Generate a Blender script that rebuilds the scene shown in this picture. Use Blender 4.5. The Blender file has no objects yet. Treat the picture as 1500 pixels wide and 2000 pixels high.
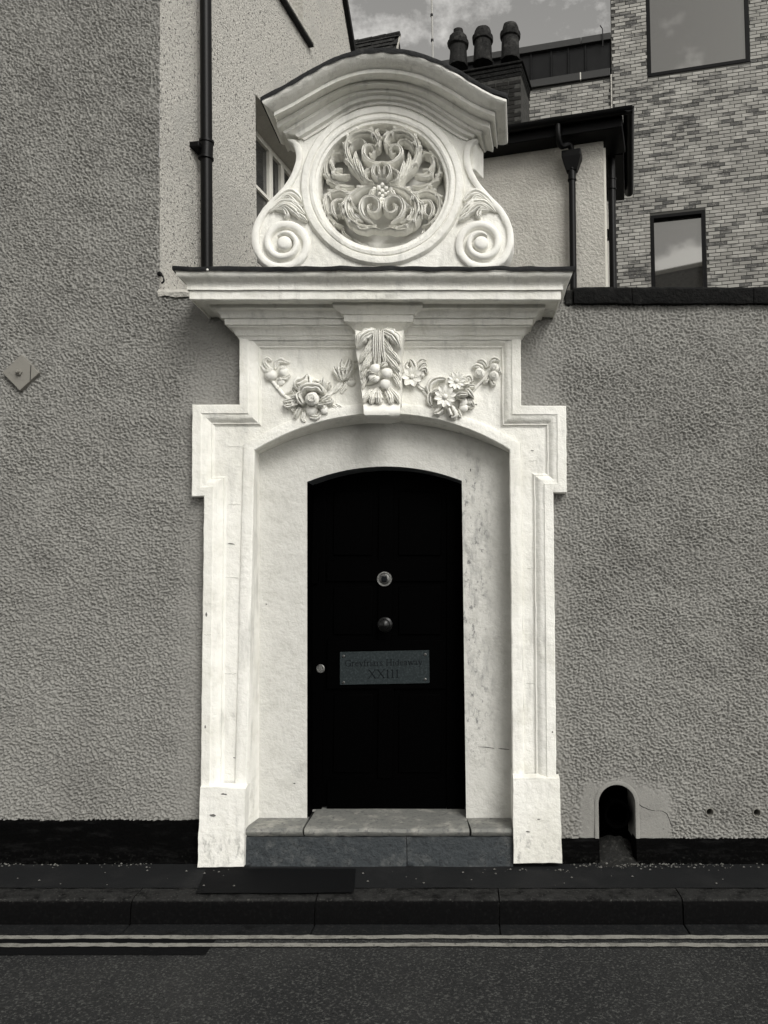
import bpy, bmesh, math, random
import numpy as np
from mathutils import Vector, noise
from mathutils.geometry import tessellate_polygon

S = bpy.context.scene
COL = S.collection
R = math.radians
random.seed(7)

# ------------------------------------------------------------------ camera
FPX, PX0, PY0 = 1500.0, 910.0, 1000.0          # focal length and principal point, in pixels of the photograph
TILT = R(4.8)
CAM = Vector((0.469, -4.4, 1.580))
cd = bpy.data.cameras.new('camera')
cam = bpy.data.objects.new('camera', cd)
COL.objects.link(cam)
cam.location = CAM
cam.rotation_euler = (R(90) + TILT, 0, 0)
cd.sensor_fit = 'VERTICAL'
cd.sensor_height = 24.0
cd.lens = 24.0 * FPX / 2000.0
cd.shift_x = -(PX0 - 750.0) / 2000.0
cd.clip_start = 0.05
cd.clip_end = 2000.0
S.camera = cam

# ------------------------------------------------------------------ daylight
SUN_EL, SUN_AZ = R(39), R(30)                 # sun high, behind the camera and to its right
w = bpy.data.worlds.new('World')
S.world = w
w.use_nodes = True
wn, wl_ = w.node_tree.nodes, w.node_tree.links
wn.clear()
sky = wn.new('ShaderNodeTexSky')
sky.sky_type = 'NISHITA'
sky.sun_disc = False
sky.sun_elevation = SUN_EL
sky.sun_rotation = R(180) - SUN_AZ
bw = wn.new('ShaderNodeRGBToBW')
wl_.new(sky.outputs[0], bw.inputs[0])
tc = wn.new('ShaderNodeTexCoord')
mp = wn.new('ShaderNodeMapping')
mp.inputs['Scale'].default_value = (1.0, 1.0, 1.55)
mp.inputs['Location'].default_value = (0.90, 0.3, 0.1)
wl_.new(tc.outputs['Generated'], mp.inputs[0])
cn = wn.new('ShaderNodeTexNoise')
cn.inputs['Scale'].default_value = 4.6
cn.inputs['Detail'].default_value = 9
cn.inputs['Roughness'].default_value = 0.64
wl_.new(mp.outputs[0], cn.inputs['Vector'])
cr = wn.new('ShaderNodeMapRange')
cr.inputs['From Min'].default_value = 0.49
cr.inputs['From Max'].default_value = 0.57
cr.inputs['To Min'].default_value = 1.0
cr.inputs['To Max'].default_value = 2.1
wl_.new(cn.outputs[0], cr.inputs[0])
mul = wn.new('ShaderNodeMath')
mul.operation = 'MULTIPLY'
wl_.new(bw.outputs[0], mul.inputs[0])
wl_.new(cr.outputs[0], mul.inputs[1])
tint = wn.new('ShaderNodeMix')
tint.data_type = 'RGBA'
tint.blend_type = 'MULTIPLY'
tint.inputs['Factor'].default_value = 1.0
tint.inputs['B'].default_value = (1.0, 0.98, 0.94, 1)
wl_.new(mul.outputs[0], tint.inputs['A'])
bg = wn.new('ShaderNodeBackground')
bg.inputs['Strength'].default_value = 0.105
wl_.new(tint.outputs['Result'], bg.inputs[0])
wo = wn.new('ShaderNodeOutputWorld')
wl_.new(bg.outputs[0], wo.inputs[0])

ld = bpy.data.lights.new('sun', 'SUN')
ld.energy = 1.08
ld.angle = R(28)
ld.color = (1.0, 0.98, 0.945)
sun = bpy.data.objects.new('sun', ld)
COL.objects.link(sun)
sun.rotation_euler = (R(90) - SUN_EL, 0, SUN_AZ)

S.view_settings.view_transform = 'Standard'
S.view_settings.look = 'None'
S.view_settings.exposure = 0.94
S.view_settings.gamma = 1.0
S.view_settings.use_curve_mapping = False

# ------------------------------------------------------------------ helpers: places
_ct, _st = math.cos(TILT), math.sin(TILT)


def ray(px, py):
    u, v = (px - PX0) / FPX, (PY0 - py) / FPX
    return Vector((u, _ct - v * _st, _st + v * _ct))


def at(px, py, Y):
    d = ray(px, py)
    return CAM + d * ((Y - CAM.y) / d.y)


def xz(px, py, Y):
    p = at(px, py, Y)
    return (p.x, p.z)


def atz(px, py, Z):
    d = ray(px, py)
    return CAM + d * ((Z - CAM.z) / d.z)


class Frame:
    """a vertical plane: origin p0, direction e along it, outward normal n"""
    def __init__(s, p0, e, n):
        s.p0, s.e, s.n = Vector(p0), Vector(e), Vector(n)
        s.p0.z = 0
        s.lean, s.z0 = 0.0, 0.0        # an old wall out of plumb: sideways drift per metre of height

    def P(s, a, o, z):
        q = s.p0 + s.e * a + s.n * o
        return Vector((q.x + s.lean * (z - s.z0), q.y, z))

    def hit(s, px, py, o=0.0):
        d = ray(px, py)
        q = s.p0 + s.n * o
        t = (q - CAM).dot(s.n) / d.dot(s.n)
        h = CAM + d * t
        for _ in range(4 if s.lean else 0):
            q = s.p0 + s.n * o + Vector((s.lean * (h.z - s.z0), 0, 0))
            t = (q - CAM).dot(s.n) / d.dot(s.n)
            h = CAM + d * t
        a = h - s.p0 - Vector((s.lean * (h.z - s.z0), 0, 0))
        return (a.dot(s.e), h.z)


# ------------------------------------------------------------------ helpers: meshes
WL = {}


class MB:
    def __init__(s):
        s.v, s.f = [], []

    def add(s, verts, faces):
        b = len(s.v)
        s.v += [Vector(p) for p in verts]
        s.f += [tuple(i + b for i in f) for f in faces]

    def hexa(s, c8):
        s.add(c8, [(0, 3, 2, 1), (4, 5, 6, 7), (0, 1, 5, 4), (1, 2, 6, 5), (2, 3, 7, 6), (3, 0, 4, 7)])

    def box(s, x0, x1, y0, y1, z0, z1):
        s.hexa([(x0, y0, z0), (x1, y0, z0), (x1, y1, z0), (x0, y1, z0), (x0, y0, z1), (x1, y0, z1), (x1, y1, z1), (x0, y1, z1)])

    def fbox(s, F, a0, a1, o0, o1, z0, z1):
        s.hexa([F.P(a0, o1, z0), F.P(a1, o1, z0), F.P(a1, o0, z0), F.P(a0, o0, z0),
                F.P(a0, o1, z1), F.P(a1, o1, z1), F.P(a1, o0, z1), F.P(a0, o0, z1)])

    def grid(s, rows, close_u=False, close_v=False):
        n, m = len(rows), len(rows[0])
        b = len(s.v)
        for r in rows:
            s.v += [Vector(p) for p in r]
        for i in range(n - 1 + (1 if close_v else 0)):
            for j in range(m - 1 + (1 if close_u else 0)):
                i2, j2 = (i + 1) % n, (j + 1) % m
                s.f.append((b + i * m + j, b + i * m + j2, b + i2 * m + j2, b + i2 * m + j))

    def poly(s, outer, holes=(), fn=None):
        """flat polygon with holes; outer/holes 2-D, fn lifts (a, b) to 3-D"""
        loops = [[Vector((a, b, 0)) for a, b in l] for l in [outer] + list(holes)]
        tri = tessellate_polygon(loops)
        flat = [p for l in loops for p in l]
        s.add([fn(p.x, p.y) for p in flat], [tuple(t) for t in tri])

    def prism(s, pts, fa, fb, holes=()):
        """solid between two liftings of the polygon"""
        s.poly(pts, holes, fa)
        s.poly(pts, holes, fb)
        for l in [pts] + list(holes):
            n = len(l)
            A = [fa(*p) for p in l]
            B = [fb(*p) for p in l]
            s.add(A + B, [(i, (i + 1) % n, n + (i + 1) % n, n + i) for i in range(n)])

    def lathe(s, c, axis, prof, n=24, caps=True, ref=None):
        axis = Vector(axis).normalized()
        a = (ref or (Vector((0, 0, 1)) if abs(axis.z) < .9 else Vector((1, 0, 0))))
        u = axis.cross(a).normalized()
        v = axis.cross(u)
        c = Vector(c)
        rows = [[c + axis * h + (u * math.cos(2 * math.pi * k / n) + v * math.sin(2 * math.pi * k / n)) * max(r, 1e-4) for k in range(n)] for r, h in prof]
        s.grid(rows, close_u=True)
        if caps:
            b = len(s.v)
            s.v += rows[0] + rows[-1]
            s.f.append(tuple(range(b + n - 1, b - 1, -1)))
            s.f.append(tuple(range(b + n, b + 2 * n)))

    def tube(s, pts, r, n=12):
        pts = [Vector(p) for p in pts]
        rows = []
        for i, p in enumerate(pts):
            t = (pts[min(i + 1, len(pts) - 1)] - pts[max(i - 1, 0)]).normalized()
            a = Vector((0, 0, 1)) if abs(t.z) < .9 else Vector((0, 1, 0))
            u = t.cross(a).normalized()
            v = t.cross(u)
            rr = r[i] if isinstance(r, (list, tuple)) else r
            rows.append([p + (u * math.cos(2 * math.pi * k / n) + v * math.sin(2 * math.pi * k / n)) * rr for k in range(n)])
        s.grid(rows, close_u=True)
        b = len(s.v)
        s.v += rows[0] + rows[-1]
        s.f.append(tuple(range(b + n - 1, b - 1, -1)))
        s.f.append(tuple(range(b + n, b + 2 * n)))

    def ball(s, c, r, sy=1.0, n=12, sz=1.0):
        c = Vector(c)
        rows = []
        for i in range(n // 2 + 1):
            th = math.pi * i / (n // 2)
            rows.append([c + Vector((r * math.sin(th) * math.cos(2 * math.pi * k / n), sy * r * math.sin(th) * math.sin(2 * math.pi * k / n), sz * r * math.cos(th))) for k in range(n)])
        s.grid(rows, close_u=True)

    def build(s, name, m, parent=None, smooth=35, bevel=0, wob=0, wf=9, merge=False):
        vs = s.v
        if wob:
            vs = [p + noise.noise_vector(p * wf) * wob + noise.noise_vector(p * wf * 4) * wob * .4 for p in vs]
        lo = Vector([min(p[k] for p in vs) for k in range(3)])
        hi = Vector([max(p[k] for p in vs) for k in range(3)])
        c = (lo + hi) / 2
        c.z = lo.z
        me = bpy.data.meshes.new(name)
        me.from_pydata([p - c for p in vs], [], s.f)
        bm = bmesh.new()
        bm.from_mesh(me)
        if merge or bevel or wob:
            bmesh.ops.remove_doubles(bm, verts=bm.verts, dist=0.0004)
        bmesh.ops.recalc_face_normals(bm, faces=bm.faces)
        bm.to_mesh(me)
        bm.free()
        me.materials.append(m)
        if smooth:
            me.polygons.foreach_set('use_smooth', [True] * len(me.polygons))
            me.set_sharp_from_angle(angle=R(smooth))
        o = bpy.data.objects.new(name, me)
        link(o, c, parent)
        if bevel:
            b = o.modifiers.new('bevel', 'BEVEL')
            b.width = bevel
            b.segments = 2
            b.limit_method = 'ANGLE'
        return o


def link(o, loc, parent=None):
    COL.objects.link(o)
    WL[o.name] = Vector(loc)
    if parent:
        o.parent = parent
        o.location = Vector(loc) - WL[parent.name]
    else:
        o.location = loc


def tag(o, label=None, cat=None, group=None, kind=None):
    if label: o['label'] = label
    if cat: o['category'] = cat
    if group: o['group'] = group
    if kind: o['kind'] = kind
    return o


def thing(name, loc, label, cat, group=None):
    o = bpy.data.objects.new(name, None)
    o.empty_display_size = .1
    link(o, Vector(loc), None)
    return tag(o, label, cat, group)


def twin(src, name, loc, parent, rot=(0, 0, 0), scale=(1, 1, 1)):
    o = bpy.data.objects.new(name, src)
    link(o, loc, parent)
    o.rotation_euler = rot
    o.scale = scale
    return o


def crom(pts, n):
    """Catmull-Rom through the points, n samples"""
    P = [Vector(p) for p in pts]
    P = [P[0] * 2 - P[1]] + P + [P[-1] * 2 - P[-2]]
    out = []
    m = len(P) - 3
    for i in range(n):
        t = i / (n - 1) * m
        k = min(int(t), m - 1)
        f = t - k
        a, b, c, d = P[k:k + 4]
        out.append(.5 * ((2 * b) + (c - a) * f + (2 * a - 5 * b + 4 * c - d) * f * f + (3 * b - a - 3 * c + d) * f ** 3))
    return out


def lerps(vals, t):
    x = t * (len(vals) - 1)
    k = min(int(x), len(vals) - 2)
    return vals[k] + (vals[k + 1] - vals[k]) * (x - k)


# ------------------------------------------------------------------ helpers: materials
def mat(name, col, rough=.8, spots=None, bump=None, bump2=None, spec=.35, metal=0.0, streak=None, vary=None, isl=None, coat=0):
    """col base colour; spots (scale, colour, lo, hi) a second colour in patches; bump (scale, strength, dist)"""
    m = bpy.data.materials.new(name)
    m.use_nodes = True
    n, l = m.node_tree.nodes, m.node_tree.links
    b = n['Principled BSDF']
    b.inputs['Roughness'].default_value = rough
    b.inputs['Specular IOR Level'].default_value = spec
    b.inputs['Metallic'].default_value = metal
    b.inputs['Coat Weight'].default_value = coat
    g = n.new('ShaderNodeNewGeometry')
    pos = g.outputs['Position']
    rgb = n.new('ShaderNodeRGB')
    rgb.outputs[0].default_value = (*col, 1)
    cur = rgb.outputs[0]

    def tex(scale, detail=5, rgh=.6, vec=None, stretch=None):
        t = n.new('ShaderNodeTexNoise')
        t.inputs['Scale'].default_value = scale
        t.inputs['Detail'].default_value = detail
        t.inputs['Roughness'].default_value = rgh
        if stretch:
            q = n.new('ShaderNodeMapping')
            q.inputs['Scale'].default_value = stretch
            l.new(vec or pos, q.inputs[0])
            l.new(q.outputs[0], t.inputs['Vector'])
        else:
            l.new(vec or pos, t.inputs['Vector'])
        return t.outputs[0]

    def ramp(x, lo, hi, a=0.0, c=1.0):
        q = n.new('ShaderNodeMapRange')
        q.interpolation_type = 'SMOOTHSTEP'
        for k, val in zip(('From Min', 'From Max', 'To Min', 'To Max'), (lo, hi, a, c)):
            q.inputs[k].default_value = val
        l.new(x, q.inputs[0])
        return q.outputs[0]

    def mixc(f, a, c):
        q = n.new('ShaderNodeMix')
        q.data_type = 'RGBA'
        l.new(f, q.inputs['Factor'])
        l.new(a, q.inputs['A'])
        if isinstance(c, tuple):
            q.inputs['B'].default_value = (*c, 1)
        else:
            l.new(c, q.inputs['B'])
        return q.outputs['Result']

    def mth(op, a, c):
        q = n.new('ShaderNodeMath')
        q.operation = op
        for k, x in enumerate((a, c)):
            if isinstance(x, (int, float)):
                q.inputs[k].default_value = x
            else:
                l.new(x, q.inputs[k])
        return q.outputs[0]

    m['_'] = 0
    if vary:      # (colours light..dark) per object or per island
        if isl:
            rnd = g.outputs['Random Per Island']
        else:
            oi = n.new('ShaderNodeObjectInfo')
            rnd = oi.outputs['Random']
        clump = tex(vary[3], 2, .5, stretch=vary[4])
        x = mth('ADD', mth('MULTIPLY', rnd, .55), mth('MULTIPLY', clump, .9))
        f = ramp(x, vary[1], vary[2])
        cur = mixc(f, cur, vary[0])
        cur2 = n.new('ShaderNodeHueSaturation')
        l.new(cur, cur2.inputs['Color'])
        l.new(ramp(rnd, 0, 1, .66, 1.18), cur2.inputs['Value'])
        cur = cur2.outputs[0]
    for sp in (spots or []):
        f = tex(sp[0], 6, .65, stretch=(sp[4] if len(sp) > 4 else None))
        f = ramp(f, sp[2], sp[3])
        if len(sp) > 5 and sp[5]:
            sx = n.new('ShaderNodeSeparateXYZ')
            l.new(pos, sx.inputs[0])
            x0, x1, z0, z1, e = sp[5]
            for ax, a0, a1 in (('X', x0, x1), ('Z', z0, z1)):
                f = mth('MULTIPLY', f, ramp(sx.outputs[ax], a0 - e, a0 + e))
                f = mth('MULTIPLY', f, ramp(sx.outputs[ax], a1 - e, a1 + e, 1, 0))
        cur = mixc(f, cur, sp[1])
    l.new(cur, b.inputs['Base Color'])
    nrm = None
    for bp in (bump, bump2):
        if not bp: continue
        q = n.new('ShaderNodeBump')
        q.inputs['Strength'].default_value = bp[1]
        q.inputs['Distance'].default_value = bp[2]
        h = tex(bp[0], 4, .6, stretch=bp[3] if len(bp) > 3 else None)
        l.new(h, q.inputs['Height'])
        if nrm: l.new(nrm, q.inputs['Normal'])
        nrm = q.outputs[0]
    if nrm: l.new(nrm, b.inputs['Normal'])
    del m['_']
    return m


GR = lambda v, wrm=0.0: (v * (1 + wrm), v, v * (1 - 1.6 * wrm))
M = {}
WSP = [(7, (.63, .62, .56), .50, .80), (1.7, (.69, .68, .62), .45, .7), (13, (.52, .515, .48), .52, .80, (1.3, 1, .22)),
       (55, (.42, .415, .385), .66, .80), (5, (.46, .455, .425), .56, .80, (1.0, 1, .35)), (30, (.40, .395, .37), .50, .68, (1, 1, .5), (-2, 2, .02, .17, .06))]
M['white'] = mat('white_masonry_paint', (.80, .792, .742), .62, spec=.25, spots=WSP, bump=(24, .6, .012), bump2=(110, .35, .005))
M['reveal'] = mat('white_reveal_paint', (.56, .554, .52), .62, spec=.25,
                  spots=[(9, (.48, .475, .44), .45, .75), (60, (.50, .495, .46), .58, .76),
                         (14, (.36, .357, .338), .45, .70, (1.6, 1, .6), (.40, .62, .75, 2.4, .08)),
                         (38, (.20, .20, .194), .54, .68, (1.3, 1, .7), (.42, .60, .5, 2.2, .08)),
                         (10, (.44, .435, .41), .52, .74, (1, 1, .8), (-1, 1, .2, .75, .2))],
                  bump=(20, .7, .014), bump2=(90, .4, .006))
M['relief'] = mat('white_carved_paint', (.80, .792, .742), .6, spec=.25,
                  spots=[(60, (.54, .535, .50), .60, .78), (9, (.70, .69, .645), .45, .7)], bump=(80, .3, .005))
M['darkreveal'] = mat('grey_soffit', (.16, .17, .18), .7, spec=.2, bump=(40, .3, .005))  # darker tone for the door soffit than for the reveal face
M['joint'] = mat('stained_joint', (.47, .465, .43), .9, spec=.1, spots=[(60, (.55, .545, .51), .45, .6)])
M['chip'] = mat('bare_stone', (.16, .157, .148), .9, spec=.1, spots=[(120, (.05, .05, .048), .45, .65)])
M['ledge'] = mat('painted_ledge', (.80, .785, .715), .6, spec=.25, spots=[(11, (.35, .35, .33), .5, .68)], bump=(60, .4, .005))
M['grey'] = mat('grey_roughcast', (.25, .246, .229), .9, spec=.15,
                spots=[(1.6, (.205, .201, .187), .45, .72), (5, (.26, .255, .236), .5, .8, (1.6, 1, .5)), (38, (.27, .265, .245), .5, .75), (90, (.12, .118, .11), .55, .75)],
                bump=(150, .5, .004))
M['greycoarse'] = mat('grey_roughcast_plain', (.25, .246, .229), .9, spec=.15,
                spots=[(1.6, (.17, .167, .155), .45, .72), (38, (.27, .265, .245), .5, .75), (90, (.12, .118, .11), .55, .75)],
                bump=(42, 1.0, .022, (1, 1, 1.5)), bump2=(90, .5, .006))
M['smoothgrey'] = mat('grey_smooth_render', (.20, .194, .175), .85, spec=.15, spots=[(9, (.16, .155, .14), .45, .7)], bump=(40, .4, .008))
M['dash'] = mat('pale_pebbledash', (.50, .485, .445), .9, spec=.15,
                spots=[(58, (.085, .085, .08), .545, .62), (3, (.42, .41, .38), .45, .7)], bump=(70, .9, .02))  # dark specks painted in for the shaded crevices between pebbles
M['cream'] = mat('cream_render', (.46, .445, .405), .9, spec=.15, spots=[(3, (.40, .385, .35), .4, .7)], bump=(34, .7, .03))
M['plinth'] = mat('black_plinth', (.0012, .0012, .0012), .8, spec=.04, spots=[(50, (.016, .016, .015), .54, .72, None, (-9, 9, -.1, .07, .05)), (22, (.006, .006, .006), .5, .7, (.4, 1, 2))], bump=(60, .6, .01))
M['blackpaint'] = mat('black_gloss_door', (.0003, .0003, .00035), .6, spec=.015, bump=(300, .05, .001))
M['void'] = mat('dark_void', (.0006, .0006, .0006), .9, spec=0.0)
M['iron'] = mat('black_iron', (.0014, .0014, .0015), .42, spec=.16, bump=(200, .1, .001))
M['lead'] = mat('dark_lead', (.010, .0105, .011), .6, spec=.2, spots=[(18, (.035, .035, .033), .52, .74)], bump=(40, .5, .01))
M['coping'] = mat('black_coping', (.0035, .0035, .0034), .85, spec=.15, spots=[(30, (.013, .013, .012), .5, .75)], bump=(45, .8, .015))
M['asphalt'] = mat('asphalt', (.0225, .0232, .0236), .9, spec=.10,
                   spots=[(.9, (.036, .0365, .036), .4, .7), (85, (.088, .089, .085), .50, .66), (110, (.003, .0035, .004), .58, .68)],
                   bump=(100, 1.0, .008))
M['tarmac'] = mat('pavement_tarmac', (.0125, .0132, .014), .88, spec=.1,
                  spots=[(5, (.019, .0195, .02), .45, .75), (210, (.045, .045, .042), .62, .74)], bump=(260, .45, .003))
M['patch'] = mat('fresh_tarmac', (.0038, .0041, .0046), .85, spec=.08, spots=[(240, (.02, .02, .02), .6, .75)], bump=(280, .35, .003))
M['kerb'] = mat('kerb_granite', (.0022, .0022, .0023), .85, spec=.06, spots=[(60, (.006, .006, .006), .5, .72), (14, (.024, .024, .0235), .25, .6, None, (-20, 20, -.019, .1, .004)), (90, (.06, .06, .055), .56, .68, None, (-20, 20, -.022, .1, .004))], bump=(80, .5, .006))  # worn top painted paler, face near black: shading put into the colour
M['channel'] = mat('channel_stone', (.0105, .0112, .012), .85, spec=.1, spots=[(70, (.03, .03, .029), .5, .7), (9, (.005, .0052, .0056), .5, .7)], bump=(90, .6, .005))
M['line'] = mat('road_paint', (.25, .245, .222), .75, spec=.2, spots=[(12, (.13, .128, .115), .45, .72), (45, (.06, .06, .055), .56, .72), (150, (.05, .05, .047), .58, .68)], bump=(170, .5, .004))
M['step'] = mat('step_slate', (.040, .046, .050), .7, spec=.25, spots=[(12, (.085, .09, .09), .48, .72), (80, (.02, .022, .024), .5, .7)], bump=(30, .8, .012, (1, 1, 1.2)))
M['sill'] = mat('step_top_stone', (.17, .172, .16), .75, spec=.25, spots=[(9, (.30, .295, .265), .45, .7), (40, (.10, .102, .1), .5, .7)], bump=(50, .5, .006))
M['mortar'] = mat('mortar_haunch', (.018, .018, .017), .9, spec=.1, spots=[(40, (.05, .05, .046), .5, .7), (18, (.02, .02, .02), .5, .7)], bump=(60, .8, .015))
M['plate'] = mat('painted_iron_plate', (.205, .197, .175), .7, spec=.2, spots=[(30, (.15, .145, .13), .55, .7)], bump=(90, .15, .002))
M['chrome'] = mat('worn_chrome', (.13, .13, .125), .38, metal=.9, spots=[(160, (.03, .03, .03), .5, .6)])
M['brightchrome'] = mat('chrome_ring', (.42, .42, .40), .35, metal=.85, spots=[(200, (.10, .10, .10), .5, .6)])
M['darkbrass'] = mat('dark_brass', (.018, .018, .018), .28, metal=.8)
M['slateplate'] = mat('slate_plate', (.017, .0225, .024), .6, spec=.12, spots=[(80, (.036, .045, .047), .45, .7)])
M['ink'] = mat('black_engraving', (.004, .005, .006), .7, spec=.1)
M['glass'] = mat('window_glass', (.235, .232, .222), .02, metal=.92)
M['darkglass'] = mat('dark_glass', (.045, .045, .043), .05, spec=.6)
M['frame'] = mat('window_frame_dark', (.0022, .0022, .0024), .5, spec=.12)
M['whiteframe'] = mat('window_frame_white', (.62, .605, .55), .5, bump=(60, .1, .003))
M['mortarpale'] = mat('wall_mortar', (.062, .061, .056), .9, spec=.1, bump=(90, .4, .004))
M['brick'] = mat('grey_brick', (.36, .352, .325), .85, spec=.15, vary=((.075, .074, .071), .76, .98, 3.4, (.5, .5, 2.0)), spots=[(30, (.28, .27, .24), .5, .75)], bump=(70, .5, .006))
M['brickmass'] = mat('grey_brick_mass', (.36, .352, .325), .85, spec=.15, vary=((.075, .074, .071), .76, .98, 3.4, (.5, .5, 2.0)), isl=True, spots=[(30, (.28, .27, .24), .5, .75)], bump=(70, .5, .006))
M['farbrick'] = mat('far_brick', (.16, .155, .145), .9, spec=.1, spots=[(3, (.07, .07, .067), .48, .6, (1, 1, 4)), (6, (.24, .235, .215), .5, .62, (1, 1, 3.5))])
M['soot'] = mat('sooty_brick', (.030, .029, .027), .9, spec=.1, vary=((.012, .012, .011), .5, .95, 2, (1, 1, 1)), spots=[(25, (.05, .049, .045), .55, .75)], bump=(60, .6, .008))
M['sootmortar'] = mat('sooty_mortar', (.06, .059, .055), .9, spec=.1, spots=[(14, (.03, .03, .028), .45, .65)], bump=(60, .5, .006))
M['moss'] = mat('mossy_top', (.012, .012, .0115), .95, spec=.1, spots=[(25, (.032, .032, .03), .5, .7)], bump=(30, 1.0, .03))
M['pot'] = mat('sooty_clay', (.020, .0198, .019), .85, spec=.12, spots=[(7, (.055, .054, .051), .5, .72), (20, (.007, .007, .0068), .48, .66)], bump=(40, .5, .01))
M['clad'] = mat('dark_zinc', (.006, .0062, .0064), .55, spec=.15, spots=[(4, (.009, .0092, .0094), .4, .7)])
M['trim'] = mat('grey_metal_trim', (.040, .040, .039), .5, spec=.2)
M['tile'] = mat('dark_roof_tile', (.022, .022, .021), .9, spec=.15, spots=[(22, (.09, .088, .08), .55, .72)], bump=(50, .8, .01))
M['pole'] = mat('pale_pole', (.30, .295, .275), .5)
M['pebble'] = mat('pale_grit', (.12, .118, .11), .8, spots=[(60, (.10, .10, .09), .45, .6)])

# ================================================================== SETTING
# ---- ground, road, kerb, pavement
mb = MB()
mb.poly([(-300, -300), (300, -300), (300, 300), (-300, 300)], fn=lambda a, b: (a, b, -.15))
tag(mb.build('ground', M['asphalt'], smooth=0), kind='structure')

YK = -.47            # kerb face
ZR = -.125           # road level
mb = MB()
xs = [-12 + 24 * i / 60 for i in range(61)]
ys = [YK - .12 - t for t in (0, .05, .12, .2, .4, .7, 1.1, 1.6, 2.4, 3.4, 5.0, 7.0)]
mb.grid([[(x, y, ZR - .002 + .012 * math.exp(-((y + 3) / 2) ** 2) - .012 * math.exp(-((ys[0] + 3) / 2) ** 2)) for x in xs] for y in ys])
road = mb.build('road', M['asphalt'])
tag(road, kind='structure')


def road_z(y):
    return ZR - .002 + .012 * math.exp(-((y + 3) / 2) ** 2) - .012 * math.exp(-((ys[0] + 3) / 2) ** 2)


def strip(name, m, parent, ya, yb, x0, x1, lift, jit):
    q = MB()
    n = int((x1 - x0) / .02)
    top, bot = [], []
    for i in range(n + 1):
        x = x0 + (x1 - x0) * i / n
        a = noise.noise(Vector((x * 23, ya * 50, 1))) * jit + noise.noise(Vector((x * 2.1, ya, 5))) * jit
        b = noise.noise(Vector((x * 23, yb * 50, 9))) * jit + noise.noise(Vector((x * 2.1, ya, 5))) * jit
        top.append((x, ya + a, road_z(ya) + lift))
        bot.append((x, yb + b, road_z(yb) + lift))
    q.grid([top, bot])
    return q.build(name, m, parent)


dY = lambda py: atz(750, py, ZR).y
strip('tarmac_patch', M['patch'], road, dY(1826), dY(1866), -6, at(412, 1850, dY(1850)).x, .004, .004)
strip('painted_line', M['line'], road, dY(1829), dY(1836), -8, 8, .008, .006)
strip('painted_line', M['line'], road, dY(1844.5), dY(1851.5), -8, 8, .008, .006)

# drainage channel stones along the kerb
mb = MB()
mb.box(-8, 8, YK - .125, YK + .01, ZR - .1, ZR - .012)
chan = mb.build('drainage_channel', M['mortar'])
tag(chan, kind='structure')
kx = [at(px, 1770, YK).x for px in (255, 615, 975, 1335)]
pitch = (kx[-1] - kx[0]) / 3
joints = [kx[0] + pitch * k for k in range(-4, 8)]
for a, b in zip(joints, joints[1:]):
    mb = MB()
    mb.box(a + .003, b - .003, YK - .122, YK + .002, ZR - .09, ZR + .002 + random.uniform(-.001, .001))
    mb.build('channel_stone', M['channel'], chan, bevel=.004)

mb = MB()
mb.box(-8, 8, YK + .02, YK + .13, -.2, -.03)
kerb = mb.build('kerb', M['mortar'])
tag(kerb, kind='structure')
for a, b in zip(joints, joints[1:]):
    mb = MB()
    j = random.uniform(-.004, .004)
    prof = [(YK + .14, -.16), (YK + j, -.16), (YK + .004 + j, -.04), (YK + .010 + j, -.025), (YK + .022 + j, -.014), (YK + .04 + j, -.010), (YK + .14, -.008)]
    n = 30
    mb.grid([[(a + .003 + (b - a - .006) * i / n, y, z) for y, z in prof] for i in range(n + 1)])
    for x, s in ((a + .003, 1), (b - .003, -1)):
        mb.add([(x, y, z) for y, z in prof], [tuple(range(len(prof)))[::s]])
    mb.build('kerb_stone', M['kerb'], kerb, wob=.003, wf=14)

mb = MB()
ysp = [.3, 0.0, -.03, -.08, -.15, -.22, -.29, -.332]
mb.grid([[(x, y, -.004 + .004 * noise.noise(Vector((x * 3, y * 5, 0))) + .006 * max(0, min(1, (y + .3) / .3))) for x in [-8 + 16 * i / 200 for i in range(201)]] for y in ysp])
pave = mb.build('pavement', M['tarmac'])
tag(pave, kind='structure')
q = MB()
c4 = [atz(403, 1697, .004), atz(695, 1697, .004), atz(692, 1743, .0), atz(382, 1745, .0)]
n = 20
q.grid([[Vector((c4[0].lerp(c4[1], i / n).x, c4[0].y, 0)).lerp(Vector((c4[3].lerp(c4[2], i / n).x, c4[3].y, 0)), t / 6) for i in range(n + 1)] for t in range(7)])
for v in q.v:
    v.z = .0015 + .003 + .004 * noise.noise(Vector((v.x * 3, v.y * 5, 0))) + .006 * max(0, min(1, (v.y + .3) / .3)) - .002
q.build('tarmac_patch', M['patch'], pave)


# ---- roughcast sheets: real relief
def bandnoise(ny, nx, dy, dx, lz, lx, seed, bwid=.75):
    rg = np.random.default_rng(seed)
    f = np.fft.rfft2(rg.standard_normal((ny, nx)))
    ky = np.fft.fftfreq(ny, dy)[:, None]
    kx_ = np.fft.rfftfreq(nx, dx)[None, :]
    k = np.sqrt((ky * lz) ** 2 + (kx_ * lx) ** 2)
    f *= np.exp(-((k - 1) / bwid) ** 2)
    a = np.fft.irfft2(f, s=(ny, nx))
    return a / a.std()


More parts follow.
